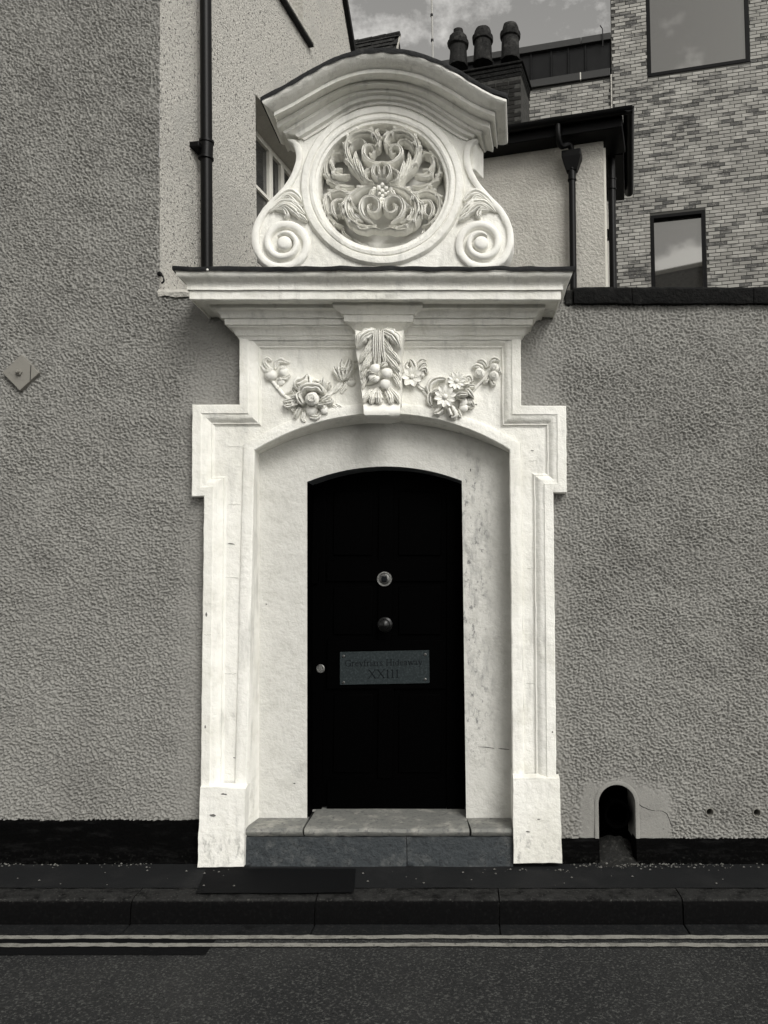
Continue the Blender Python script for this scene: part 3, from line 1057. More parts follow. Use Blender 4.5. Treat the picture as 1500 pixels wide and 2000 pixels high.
# centre break of the bed mould over the keystone
xk0, xk1 = at(694, 650, YF - .06).x, at(788, 650, YF - .06).x
brk = [cz(0.0, 648, YF - .05), cz(.008, 645, YF - .05), cz(.016, 642, YF - .05), cz(.026, 637, YF - .05), cz(.040, 633, YF - .05), cz(.048, 631, YF - .05), cz(.05, 629, YF - .05), cz(.060, 628, YF - .05), cz(.062, 615, YF - .05), cz(.074, 613, YF - .05),
       cz(.082, 608, YF - .05), cz(.10, 602, YF - .05), cz(.118, 597, YF - .05)]
brk += [(.12, YF - .17, zsof + .004), (.12, YF - .17, zsof + .03)]
cornice('bed_mould', brk, xk0, xk1, .95, .95, M['white'], yb=YF + .02, smooth=35, wob=.002)

# ---- pediment body
YT = -.055


def z1(x, y):                   # close-up coordinates -> photograph pixels
    return (460 + x / 2.586, 60 + y / 2.586)


CX1 = 742.0
HL = [(330, 420), (300, 520), (300, 560), (318, 590), (326, 640), (310, 690), (278, 760), (232, 812), (180, 865), (130, 920), (96, 975), (80, 1030), (86, 1090), (112, 1145), (155, 1192)]
hl = crom([(x, y) for x, y in [Vector((a, b)) for a, b in HL]], 60)
lw = [xz(*z1(p.x, p.y), YT) for p in hl]
rw = [xz(*z1(2 * CX1 - p.x + 0, p.y + 3), YT) for p in hl]
ztop_ = at(750, 190, YT).z
body = lw + [(lw[-1][0] + .02, lw[-1][1] - .05), (rw[-1][0] - .02, rw[-1][1] - .05)] + rw[::-1] + [(rw[0][0] - .1, ztop_), (lw[0][0] + .1, ztop_)]
RC = xz(*z1(742, 785), YT)
RI = .355
for _ in range(1):
    e_ = xz(*z1(742 + 322, 785), YT)
    RI = e_[0] - RC[0]
ring_in = [(RC[0] + RI * math.cos(2 * math.pi * k / 64), RC[1] + RI * 1.012 * math.sin(2 * math.pi * k / 64)) for k in range(64)]
mb = MB()
mb.poly(body, [ring_in], lambda a, b: (a, YT, b))
mb.build('pediment_panel', M['white'], gate, smooth=0)
mb = MB()
bd = body
mb.grid([[(a, YT, b) for a, b in bd + bd[:1]], [(a + .012, .10, b) for a, b in bd + bd[:1]]])
mb.poly(bd, fn=lambda a, b: (a + .012, .10, b))
mb.build('pediment_core', M['white'], gate, smooth=40)
# roundel: moulded ring and sunk ground
mb = MB()
RO = at(*z1(742 + 411, 785), YT).x - RC[0]
dR = RO - RI
prof = [(RO + .004, .004), (RO, -.016), (RO - dR * .08, -.026), (RO - dR * .30, -.030), (RO - dR * .42, -.028), (RO - dR * .46, -.020), (RO - dR * .50, -.019), (RO - dR * .54, -.026),
        (RO - dR * .70, -.029), (RO - dR * .80, -.024), (RO - dR * .84, -.014), (RO - dR * .90, -.013), (RO - dR * .98, -.010), (RI, 0.0), (RI - .004, .05), (RI - .008, .085)]
rws = []
for r_, h in prof:
    rws.append([(RC[0] + r_ * math.cos(2 * math.pi * k / 96), YT + h, RC[1] + r_ * 1.012 * math.sin(2 * math.pi * k / 96)) for k in range(96)])
mb.grid(rws, close_u=True)
mb.build('roundel_ring', M['white'], gate, smooth=32, wob=.0025, wf=12)
YG = YT + .115
mb = MB()
rws = []
for i in range(14):
    r_ = (RI - .002) * i / 13 + .0005
    rws.append([(RC[0] + r_ * math.cos(2 * math.pi * k / 60), YG + .008 * math.cos(r_ / RI * 1.5) + .006 * noise.noise(Vector((r_ * math.cos(2 * math.pi * k / 60) * 12, r_ * math.sin(2 * math.pi * k / 60) * 12, 0))), RC[1] + r_ * 1.012 * math.sin(2 * math.pi * k / 60)) for k in range(60)])
mb.grid(rws, close_u=True)
relief = mb.build('roundel', M['relief'], gate, smooth=60)


# ---- carved strokes
def carve(pts, width, base, height, grooves=2, lobes=0, n=28, m=15, curl=0.0, tilt=0.0):
    """pts: 3-D points near the carved ground (y ignored); returns a mesh builder.
    width: list of half widths along the stroke; height: list of relief heights."""
    q = MB()
    c = crom([Vector((p[0], 0, p[2])) for p in pts], n)
    rows_ = []
    for i, p in enumerate(c):
        t = i / (n - 1)
        d = (c[min(i + 1, n - 1)] - c[max(i - 1, 0)]).normalized()
        nn = Vector((d.z, 0, -d.x))
        w_ = lerps(width, t) * (math.sqrt(max(0.02, 1 - (max(0, t - .9) / .1) ** 2)) if t > .9 else 1) * (math.sqrt(max(.05, 1 - (max(0, .06 - t) / .06) ** 2)) if t < .06 else 1)
        h_ = lerps(height, t) if isinstance(height, (list, tuple)) else height
        lob = 1 + (.36 * (((lobes * t) % 1.0) ** .8 - .55) if lobes else 0)
        row = []
        for j in range(m):
            s = -1 + 2 * j / (m - 1)
            dome = math.sqrt(max(0.0, 1 - s * s))
            gr = 1 - .55 * (1 - abs(math.sin(math.pi * (grooves + 1) * (s * .5 + .5)))) ** 1.6 * (1 - s ** 6) if grooves else 1
            hh = h_ * (dome ** .6) * gr + tilt * s * w_
            row.append(p + nn * (s * w_ * lob) + Vector((0, base - hh + (.012 if abs(s) == 1 else 0), 0)))
        rows_.append(row)
    q.grid(rows_)
    b = len(q.v)
    q.v += [Vector(v) for v in rows_[0]] + [Vector(v) for v in rows_[-1]]
    q.f.append(tuple(range(b, b + m)))
    q.f.append(tuple(range(b + m, b + 2 * m)))
    return q


def z7(x, y, Y=None):           # roundel close-up -> world on the carved ground
    return at(600 + x / 5.0, 220 + y / 5.0, YG - .09 if Y is None else Y)


u7 = (z7(1000, 700) - z7(0, 700)).x / 1000.0     # metres per close-up unit
STR = [
    # points, half widths (close-up units), lift of base, heights, grooves, lobes
    ([(600, 700), (500, 610), (425, 500), (392, 400), (418, 305), (495, 245), (590, 228), (668, 258), (708, 330), (675, 368), (640, 340)], [10, 28, 42, 44, 42, 42, 42, 38, 30, 22, 14], -.022, [.03, .05, .07, .08, .085, .085, .08, .075, .06], 3, 5),
    ([(420, 400), (450, 340), (510, 305), (560, 315), (578, 348)], [18, 26, 28, 26, 20], -.03, [.05, .06, .06, .055, .04], 2, 0),
    ([(590, 715), (535, 640), (495, 560), (470, 470), (482, 385)], [18, 36, 44, 36, 14], -.02, [.05, .06, .065, .06, .045], 3, 4),
    ([(585, 700), (550, 630), (530, 560), (515, 490)], [14, 26, 26, 10], -.045, [.045, .05, .05, .035], 1, 3),
    ([(745, 500), (670, 520), (600, 490), (555, 430), (565, 370), (620, 345), (662, 380), (640, 425), (606, 412)], [16, 30, 32, 30, 27, 24, 20, 17, 12], -.03, [.045, .055, .06, .06, .06, .055, .05, .045, .04], 1, 0),
    ([(450, 700), (340, 705), (235, 665), (180, 580), (190, 480), (250, 410), (330, 400), (362, 430)], [24, 34, 34, 32, 30, 28, 24, 14], .0, [.035, .045, .05, .055, .06, .06, .055, .04], 3, 6),
    ([(420, 610), (330, 620), (262, 570), (235, 500), (262, 440), (310, 440)], [20, 28, 30, 26, 20, 12], -.025, [.03, .04, .045, .045, .04, .03], 2, 0),
    ([(350, 560), (300, 575), (255, 610), (300, 640), (390, 630)], [10, 18, 22, 22, 12], -.04, [.025, .035, .04, .035, .03], 1, 3),
    ([(660, 720), (590, 700), (580, 640), (640, 590), (700, 570)], [18, 30, 34, 30, 18], -.05, [.04, .05, .055, .055, .045], 2, 3),
    ([(690, 690), (650, 640), (670, 580), (705, 590), (712, 650)], [14, 24, 26, 20, 12], -.065, [.035, .045, .05, .045, .03], 1, 2),
    ([(690, 715), (590, 740), (500, 790), (420, 860), (385, 950), (405, 1040), (465, 1105), (545, 1140), (620, 1135), (680, 1110)], [16, 32, 48, 56, 54, 46, 38, 32, 24, 10], -.022, [.04, .055, .07, .08, .085, .08, .075, .07, .065, .05], 2, 6),
    ([(440, 800), (350, 755), (250, 765), (180, 830), (175, 930), (215, 1020), (280, 1075), (350, 1090)], [22, 34, 36, 34, 32, 32, 28, 16], .0, [.035, .05, .055, .06, .06, .055, .05, .035], 3, 6),
    ([(385, 850), (300, 850), (250, 900), (255, 970), (300, 1030)], [16, 24, 26, 24, 12], -.02, [.03, .04, .045, .04, .03], 1, 0),
    ([(300, 880), (335, 930), (330, 990), (290, 1010)], [10, 20, 20, 10], -.03, [.02, .035, .035, .025], 1, 2),
    ([(660, 1120), (570, 1060), (532, 975), (560, 895), (635, 865), (705, 900), (718, 970), (672, 1018), (614, 1000), (604, 948), (640, 928)], [16, 28, 31, 31, 30, 28, 25, 22, 19, 16, 12], -.045, [.05, .06, .065, .065, .065, .06, .06, .055, .055, .05, .05], 1, 0),
    ([(560, 1100), (480, 1060), (440, 990), (470, 960), (520, 990)], [14, 26, 28, 22, 12], -.05, [.04, .05, .05, .045, .03], 1, 3),
    ([(735, 1185), (650, 1165), (580, 1180), (500, 1165), (440, 1130)], [14, 24, 22, 18, 10], -.045, [.05, .055, .05, .045, .035], 2, 4),
    ([(738, 270), (700, 235), (675, 195), (700, 165)], [16, 22, 20, 12], -.02, [.05, .055, .05, .04], 1, 2),
    ([(600, 860), (640, 800), (670, 770)], [16, 26, 12], -.05, [.03, .045, .03], 1, 2),
    ([(735, 1290), (620, 1280), (520, 1240), (430, 1180)], [20, 30, 26, 12], .03, [.03, .035, .035, .025], 0, 3),
    ([(470, 350), (400, 330), (330, 330), (270, 380)], [10, 22, 20, 8], .008, [.025, .03, .03, .02], 1, 3),
    ([(330, 1080), (350, 1150), (420, 1210)], [12, 26, 14], .006, [.03, .035, .03], 1, 2),
]
for mir in (0, 1):
    for pts, wd, lift, hts, gr, lb in STR:
        jx, jy = (random.uniform(-8, 8), random.uniform(-8, 8)) if mir else (0, 0)
        P3 = [z7((2 * 737 - x if mir else x) + jx, y + jy + (0 if not mir else 4)) for x, y in pts]
        k = carve(P3, [a * u7 * .84 for a in wd], YG - .030 + lift * 1.25, [h * 1.25 for h in hts], gr, lb)
        k.build('acanthus_leaf', M['relief'], relief, smooth=70, wob=.003, wf=30)
for mir in (0, 1):
    for pts, wd, lift, hts, gr, lb in STR:
        if len(pts) < 7 or lb == 0: continue
        cc = crom([Vector((2 * 737 - x if mir else x, y, 0)) for x, y in pts], 41)
        turn = sum((cc[i + 1] - cc[i]).cross(cc[i + 2] - cc[i + 1]).z for i in range(39))
        out_ = -1 if turn > 0 else 1
        for k in range(2, 9):
            for side_ in ((out_,) if k % 3 else (out_, -out_)):
                t = (k + (.5 if side_ != out_ else 0)) / 9.6 + random.uniform(-.02, .02)
                i = min(38, int(t * 40))
                d = (cc[i + 1] - cc[i]).normalized()
                nn = Vector((-d.y, d.x, 0)) * side_
                w_ = lerps(wd, t)
                q_ = .72 if side_ == out_ else .5
                seq = [cc[i] - d * 26 + nn * w_ * .12, cc[i] + d * 10 + nn * w_ * .42, cc[i] + d * 40 * q_ + nn * w_ * .80, cc[i] + d * 52 * q_ + nn * w_ * 1.22 * q_]
                h_ = lerps(hts, t)
                kk = carve([z7(p.x, p.y) for p in seq], [a * u7 * w_ / 46 for a in (7, 17, 18, 5)], YG - .030 + lift * 1.25 - h_ * .55, [h_ * .55, h_ * .75, h_ * .70, h_ * .35], 1, 0, n=12, m=9)
                kk.build('acanthus_leaflet', M['relief'], relief, smooth=60, wob=.0025, wf=40)
for (x, y, r_) in ((735, 705, 34), (700, 735, 30), (770, 738, 32), (735, 765, 34), (705, 790, 26), (765, 792, 26), (735, 815, 30), (722, 845, 24), (748, 850, 24), (735, 880, 22), (820, 745, 34), (838, 800, 34), (800, 780, 30), (655, 740, 28), (632, 815, 30), (615, 840, 24)):
    mb = MB()
    mb.ball(z7(x, y, YG - .10 - random.uniform(0, .014)), r_ * u7 * random.uniform(.6, .85), n=10, sz=random.uniform(.8, 1.2))
    mb.build('grape', M['relief'], relief, smooth=80, wob=.002, wf=40)

# ---- volutes with their acanthus sprays
for mir in (0, 1):
    fx = (lambda x: 2 * CX1 - x + 3) if mir else (lambda x: x)
    Y0 = YT
    pth = [(262, 548), (296, 560), (316, 596), (320, 650), (298, 722), (252, 796), (196, 856), (144, 915), (112, 975), (99, 1035), (106, 1095), (135, 1150), (185, 1184), (245, 1190)]
    cx_, cy_ = 247, 1072
    for k in range(1, 22):
        th = R(90) - k * R(28)           # bottom -> right -> top -> left ...
        rr = 118 * (1 - k / 21.0 * .66)
        pth.append((cx_ + rr * math.cos(th) * 1.04, cy_ + rr * math.sin(th)))
    uu = (at(*z1(1000, 900), Y0) - at(*z1(0, 900), Y0)).x / 1000
    k = carve([at(*z1(fx(x), y), Y0 - .015) for x, y in pth], [18 * uu, 20 * uu, 21 * uu, 22 * uu, 23 * uu, 22 * uu, 20 * uu, 17 * uu, 14 * uu], Y0 + .004, [.020, .022, .024, .026, .030, .034, .038, .042, .046], 0, 0, n=130, m=9)
    vol = k.build('volute', M['relief'], gate, smooth=50, wob=.0018, wf=20)
    mb = MB()
    e = at(*z1(fx(cx_ - 1), cy_), Y0 - .03)
    mb.lathe((e.x, Y0 + .002, e.z), (0, -1, 0), [(37 * uu, 0), (36 * uu, .032), (32 * uu, .041), (20 * uu, .046), (1 * uu, .047)], 20)
    mb.build('volute_eye', M['relief'], vol, smooth=60)
    for pts, wd, ht in (
            ([(165, 905), (215, 845), (270, 812), (310, 828), (335, 862)], [8, 16, 20, 18, 7], .035),
            ([(230, 850), (270, 840), (310, 880), (338, 884)], [8, 14, 14, 6], .045),
            ([(170, 915), (225, 872), (280, 868), (318, 895), (350, 930)], [8, 18, 22, 18, 7], .045),
            ([(200, 905), (255, 890), (300, 918), (330, 952)], [8, 16, 18, 7], .055),
            ([(205, 905), (245, 905), (262, 935), (250, 950)], [8, 14, 15, 7], .05),
            ([(260, 905), (310, 925), (345, 950), (362, 962)], [8, 15, 13, 5], .045)):
        k = carve([at(*z1(fx(x), y), Y0 - .02) for x, y in pts], [a * uu for a in wd], Y0 + .004, [ht * .5, ht, ht, ht * .8], 1, 3, n=18)
        k.build('acanthus_leaf', M['relief'], vol, smooth=60, wob=.002, wf=40)

# ---- swan-necked top cornice
YL = -.320
CURVE = [(132, 348), (180, 322), (230, 296), (290, 262), (350, 228), (400, 198), (450, 172), (500, 148), (550, 130), (600, 117), (650, 108), (700, 103), (742, 102), (790, 104), (850, 110), (900, 119), (950, 132), (1000, 150), (1050, 172), (1100, 198), (1150, 226), (1200, 256), (1250, 284), (1310, 312), (1370, 330)]
cv = [xz(*z1(x, y), YL) for x, y in CURVE]


def curve_z(x):
    if x <= cv[0][0]: k = 0
    elif x >= cv[-1][0]: k = len(cv) - 2
    else: k = max(i for i in range(len(cv) - 1) if cv[i][0] <= x)
    (xa_, za_), (xb_, zb_) = cv[k], cv[k + 1]
    return za_ + (zb_ - za_) * (x - xa_) / (xb_ - xa_)


Xm = (cv[0][0] + cv[-1][0]) / 2
# profile rows: (forward y, drop at crown in close-up rows, drop at the ends in close-up rows, x scale)
def pz_at(y, row):              # height of a close-up row on plane y at the middle of the arch
    return at(*z1(742, row), y).z


crown_z = pz_at(YL, 102)
end_z = at(*z1(132, 348), YL).z
YL_ = YL
PR = [  # y, crown row, end row, end positions of the row (left x, right x in close-up)
    (YL + .004, 100, 346, 134, 1368), (YL, 102, 348, 133, 1369), (YL, 110, 358, 134, 1368), (YL + .004, 118, 364, 138, 1365),
    (YL + .016, 138, 376, 150, 1354), (YL + .036, 158, 389, 166, 1340), (YL + .056, 176, 400, 180, 1326), (YL + .074, 188, 408, 190, 1314), (YL + .080, 194, 412, 194, 1310),
    (YL + .078, 197, 415, 194, 1310), (YL + .078, 212, 430, 195, 1308), (YL + .084, 216, 432, 197, 1305), (YL + .130, 236, 447, 201, 1297), (YL + .158, 250, 462, 207, 1286),
    (YL + .156, 253, 465, 207, 1286), (YL + .156, 268, 490, 209, 1283), (YL + .164, 273, 494, 213, 1278), (YL + .192, 287, 502, 226, 1262), (YL + .206, 295, 508, 238, 1248),
    (YL + .205, 298, 510, 240, 1246), (YL + .205, 309, 518, 250, 1238), (YL + .214, 313, 519, 262, 1232), (YL + .232, 325, 525, 300, 1212), (YL + .231, 328, 527, 304, 1208),
    (YL + .231, 342, 536, 318, 1198), (YL + .240, 346, 538, 326, 1190), (YL + .254, 356, 545, 338, 1178), (YL + .253, 370, 552, 346, 1170), (YL + .262, 376, 556, 348, 1168)]
import bisect
TN = 72


def shape(t):                   # 0 at the ends .. 1 at the crown, following the lead line
    x = cv[0][0] + (cv[-1][0] - cv[0][0]) * t
    ze = cv[0][1] + (cv[-1][1] - cv[0][1]) * t
    return (curve_z(x) - ze) / (crown_z - (cv[0][1] + cv[-1][1]) / 2)


rows = []
for (y, rc, re, xl1, xr1) in PR:
    xl_, xr_ = at(*z1(xl1, re), y).x, at(*z1(xr1, re), y).x
    zc_, ze_ = pz_at(y, rc), at(*z1(xl1, re), y).z
    row = []
    for s in range(4):
        row.append((xl_ + .004 * (1 - s / 4), .09 + (y - .09) * s / 4, ze_))
    for i in range(TN + 1):
        t = i / TN
        h = shape(t)
        h = h if h > 0 else 0
        # rows lower down keep the flat ends longer
        row.append((xl_ + (xr_ - xl_) * t, y, ze_ + (zc_ - ze_) * h))
    for s in range(1, 5):
        row.append((xr_ + .030 * s / 4, y + (.09 - y) * s / 4, ze_))
    rows.append(row)
mb = MB()
mb.grid(rows)
mb.build('curved_cornice', M['white'], gate, smooth=34, wob=.002, wf=9)
# lead cap
mb = MB()
rows = []
for (y, dz, ex) in ((YL - .004, -.012, .004), (YL - .007, .002, .006), (YL - .006, .014, .006), (YL + .01, .020, .004), (-.1, .022, .0), (.10, .03, 0), (.10, -.01, 0)):
    row = []
    for i in range(-1, 66):
        t = max(0, min(64, i)) / 64
        x = cv[0][0] - ex + (cv[-1][0] + ex - cv[0][0] + ex) * t
        row.append((x + (.028 * max(0, (y - YL) / .37) * t), y, curve_z(x) + dz + (0.003 * math.sin(t * 80) if dz < .01 else 0)))
    rows.append(row)
mb.grid(rows)
# closed ends
for e in (0, -1):
    pts = [r_[e] for r_ in rows]
    mb.add(pts, [tuple(range(len(pts)))])
mb.build('lead_cap', M['lead'], gate, smooth=45, wob=.003, wf=12)
# side return of the neck on the right
mb = MB()
a_, b_ = at(918, 262, YT), at(918, 332, YT)
mb.hexa([(a_.x - .12, YT + .012, b_.z + .005), (a_.x + .03, YT + .012, b_.z + .01), (a_.x + .085, .09, b_.z + .02), (a_.x - .12, .09, b_.z + .02),
         (a_.x - .12, YT + .012, a_.z + .12), (a_.x + .03, YT + .012, a_.z + .12), (a_.x + .085, .09, a_.z + .12), (a_.x - .12, .09, a_.z + .12)])
mb.build('neck_return', M['white'], gate, bevel=.006)

# ---- keystone bracket
def z3(x, y):                   # keystone close-up -> photograph
    return (670 + x / 10.0, 630 + y / 10.0)


KY = [(150, 245, 1185, -.215), (330, 235, 1160, -.205), (560, 250, 1140, -.185), (800, 300, 1138, -.165), (1000, 325, 1140, -.152), (1250, 358, 1138, -.145), (1450, 372, 1135, -.148), (1600, 388, 1125, -.155), (1640, 398, 1120, -.168), (1720, 402, 1115, -.182), (1800, 415, 1110, -.178), (1860, 430, 1095, -.158), (1900, 440, 1085, -.125)]


def key_at(y):
    for (a, b) in zip(KY, KY[1:]):
        if y <= b[0]:
            t = (y - a[0]) / (b[0] - a[0])
            return [a[k] + (b[k] - a[k]) * max(0, t) for k in range(4)]
    return list(KY[-1])


mb = MB()
rows = []
ylist = [150 + (1900 - 150) * i / 36 for i in range(37)]
for y in ylist:
    _, xa_, xb_, Yk = key_at(y)
    row = [(at(*z3(xa_, y), Yk).x, YP + .01, at(*z3(xa_, y), Yk).z)]
    for j in range(13):
        s = j / 12
        p = at(*z3(xa_ + (xb_ - xa_) * s, y), Yk)
        # raised rims at the sides, hollow between
        dish = .016 * (1 - (2 * s - 1) ** 8) if y < 1600 else .0
        row.append((p.x, Yk + dish, p.z))
    row.append((row[-1][0] - (.05 if y > 1560 else .004), YP + .01, row[-1][2]))
    rows.append(row)
mb.grid(rows)
for e in (0, -1):
    mb.add(rows[e], [tuple(range(len(rows[e])))])
key = mb.build('keystone', M['relief'], gate, smooth=40, wob=.002, wf=30)
u3 = (at(*z3(1000, 800), -.17) - at(*z3(0, 800), -.17)).x / 1000


def on_key(pts, wd, ht, gr=1, lb=3, name='acanthus_leaf', lift=0.0):
    ys = [y for _, y in pts]
    Yk = sum(key_at(y)[3] for y in ys) / len(ys)
    k = carve([at(*z3(x, y), Yk) for x, y in pts], [a * u3 * 1.35 for a in wd], 0, [h * 1.3 for h in ht], gr, lb, n=20)
    c_ = crom([Vector((x, y)) for x, y in pts], 20)
    m_ = 15
    for i in range(len(k.v)):
        if i < 20 * m_:
            yy = c_[i // m_].y
        else:
            yy = c_[0].y if i < 21 * m_ else c_[-1].y
        k.v[i].y += key_at(yy)[3] + .014 - lift
    k.build(name, M['relief'], key, smooth=60, wob=.002, wf=45)


def kx_(f, y):
    _, xa_, xb_, _y = key_at(y)
    return (xa_ + xb_) / 2 + f * (xb_ - xa_) / 2


for sgn in (1, -1):
    for pts, wd, ht, gr, lb in (
            ([(.10, 170), (.40, 215), (.70, 310), (.95, 500)], [40, 84, 92, 22], [.02, .035, .04, .03], 3, 4),
            ([(.10, 300), (.34, 420), (.50, 540), (.58, 680)], [24, 50, 44, 12], [.018, .026, .026, .018], 2, 3),
            ([(.16, 400), (.42, 520), (.68, 640), (.94, 780)], [24, 50, 48, 14], [.014, .026, .028, .022], 2, 4),
            ([(.18, 520), (.42, 680), (.64, 800), (.92, 940)], [24, 54, 58, 18], [.012, .024, .028, .024], 2, 4),
            ([(.55, 980), (.70, 1080), (.84, 1180), (.95, 1300)], [20, 44, 42, 12], [.012, .022, .024, .02], 2, 4),
            ([(.62, 860), (.74, 930), (.86, 1010), (.96, 1100)], [18, 32, 30, 10], [.010, .018, .02, .016], 1, 3),
            ([(.42, 1280), (.60, 1380), (.78, 1470), (.94, 1590)], [22, 50, 50, 16], [.014, .03, .036, .028], 2, 4),
            ([(.22, 1260), (.34, 1380), (.46, 1480), (.52, 1600)], [22, 54, 60, 34], [.014, .03, .042, .034], 2, 3)):
        on_key([(kx_(sgn * f, y), y) for f, y in pts], wd, ht, gr, lb)
    on_key([(kx_(sgn * .15, 180), 180), (kx_(sgn * .16, 400), 400), (kx_(sgn * .2, 640), 640), (kx_(sgn * .26, 840), 840)], [34, 40, 36, 16], [.03, .032, .028, .018], 1, 0)
on_key([(700, 1250), (702, 1380), (705, 1500), (705, 1600)], [20, 50, 62, 44], [.02, .036, .05, .036], 2, 3)
on_key([(700, 170), (700, 380), (700, 600), (700, 830)], [30, 36, 34, 22], [.03, .034, .03, .02], 1, 0)
for (x, y, r_, sy, l_) in ((620, 905, 108, .8, .02), (855, 985, 110, .8, .02), (820, 1200, 104, .8, .018), (570, 1060, 82, .7, .02), (640, 1105, 66, .7, .03)):
    mb = MB()
    Yk = key_at(y)[3]
    mb.ball(at(*z3(x, y), Yk - .005 - l_), r_ * u3, sy=sy, n=14)
    mb.build('fruit', M['relief'], key, smooth=80, wob=.006, wf=25)
on_key([(455, 1080), (520, 1000), (620, 1010), (700, 1040)], [14, 34, 34, 14], [.02, .04, .045, .03], 1, 3, lift=.012)
on_key([(480, 1210), (560, 1160), (640, 1120), (720, 1090)], [14, 30, 34, 14], [.02, .035, .045, .03], 1, 3, lift=.012)
on_key([(740, 870), (790, 830), (850, 810), (885, 800)], [20, 50, 44, 14], [.015, .025, .025, .015], 1, 0, lift=.0)
# ---- garlands
def petal(q, c, ang, ln, wd, yb, lift, cup=.3, n=6, m=5):
    d = Vector((math.cos(ang), 0, math.sin(ang)))
    s_ = Vector((-d.z, 0, d.x))
    rows_ = []
    for i in range(n + 1):
        t = i / n
        w_ = wd * math.sin(math.pi * min(1, .12 + t * .80)) ** .7 if i < n else wd * .25
        y = yb - lift * math.sin(t * math.pi * .62)
        row = []
        for j in range(m):
            s = -1 + 2 * j / (m - 1)
            row.append(Vector(c) + d * (ln * t) + s_ * (w_ * s) + Vector((0, y - c[1] - cup * wd * (abs(s) ** 1.5) + .35 * cup * wd * (1 if j == m // 2 else 0), 0)))
        rows_.append(row)
    back = [[p + Vector((0, .010, 0)) for p in r_] for r_ in rows_]
    q.grid(rows_)
    q.grid(back)
    ring = rows_[0] + [r_[-1] for r_ in rows_[1:]] + rows_[-1][::-1][1:] + [r_[0] for r_ in rows_[::-1][1:-1]]
    rb = [p + Vector((0, .010, 0)) for p in ring]
    q.grid([ring + ring[:1], rb + rb[:1]])


def daisy(c, r, n, parent, yb, rot=0.0, name='daisy', double=False):
    fo = MB()
    c = Vector((c.x, yb, c.z))
    fo.ball(c + Vector((0, -.006, 0)), r * .24, sy=.8, n=12)
    base = fo.build(name, M['relief'], parent, smooth=80, wob=.0015, wf=70)
    q = MB()
    for k in range(n):
        petal(q, c + Vector((math.cos(rot + 2 * math.pi * k / n), 0, math.sin(rot + 2 * math.pi * k / n))) * r * .17, rot + 2 * math.pi * k / n, r * random.uniform(.76, .86), r * 2.3 / n, yb + .004, .012)
    base2 = q
    if double:
        for k in range(n):
            a = rot + 2 * math.pi * (k + .5) / n
            petal(q, c + Vector((math.cos(a), .012, math.sin(a))) * r * .25, a, r * .8, r * 2.4 / n, yb + .014, .008)
    o = q.build(name, M['relief'], parent, smooth=60, wob=.001, wf=60)
    # one flower = one mesh
    bm2 = bmesh.new()
    bm2.from_mesh(o.data)
    off_ = Vector(o.location) - Vector(base.location)
    bmesh.ops.translate(bm2, verts=bm2.verts, vec=off_)
    bm2.from_mesh(base.data)
    bm2.to_mesh(base.data)
    bm2.free()
    bpy.data.objects.remove(o)
    return base


def rose(c, r, parent, yb, name='rose'):
    q = MB()
    c = Vector((c.x, yb, c.z))
    q.ball(c + Vector((0, .0, 0)), r * .62, sy=.8, n=14)
    for ring_, (rr, ln, lift, m_) in enumerate(((.34, .34, .0, 4), (.5, .5, -.006, 5))):
        for k in range(m_):
            a = 2 * math.pi * k / m_ + ring_ * .5 + random.uniform(-.2, .2)
            # cupped wall petals wrapped round the heart
            rows_ = []
            for i in range(7):
                b = a - .75 + 1.5 * i / 6
                top = -.62 * r * (1 - .35 * ring_)
                rows_.append([c + Vector((math.cos(b) * r * (rr + f_), (-.62 * r * (1 - .45 * ring_)) * h_, math.sin(b) * r * (rr + f_))) for f_, h_ in ((.18, -.3), (.26, .4), (.12, .9), (.02, 1.08), (-.05, .95), (-.02, .5))])
            q.grid(rows_)
    # spiral heart
    sp = []
    for i in range(20):
        a = i * .55
        rr = r * (.30 - .013 * i)
        sp.append(c + Vector((math.cos(a) * rr, -.52 * r - .002, math.sin(a) * rr)))
    q.tube(sp, r * .075, 6)
    return q.build(name, M['relief'], parent, smooth=80, wob=.002, wf=50)


def fruit(c, r, parent, yb, sy=.85, name='fruit'):
    q = MB()
    q.ball((c.x, yb, c.z), r, sy=sy, n=16)
    o = q.build(name, M['relief'], parent, smooth=80, wob=.006, wf=22)
    for k in range(3):
        a = 1.2 + k * .55 + random.uniform(-.2, .2)
        P = [Vector((c.x + math.cos(a) * r * f, 0, c.z + math.sin(a) * r * f)) for f in (1.15, .75, .35)]
        kk = carve(P, [r * .16, r * .30, r * .08], yb - r * .25, [r * .4, r * .62, r * .62], 1, 0, n=10, m=9)
        kk.build('sepal', M['relief'], parent, smooth=60, wob=.002, wf=50)
    return o


def leaf(pts, wd, ht, parent, yb, gr=1, lb=3, name='leaf'):
    k = carve(pts, [a * 1.3 for a in wd], yb, [ht * .9, ht * 1.6, ht * 1.6, ht * 1.3], gr, lb, n=16, m=9)
    return k.build(name, M['relief'], parent, smooth=60, wob=.002, wf=40)


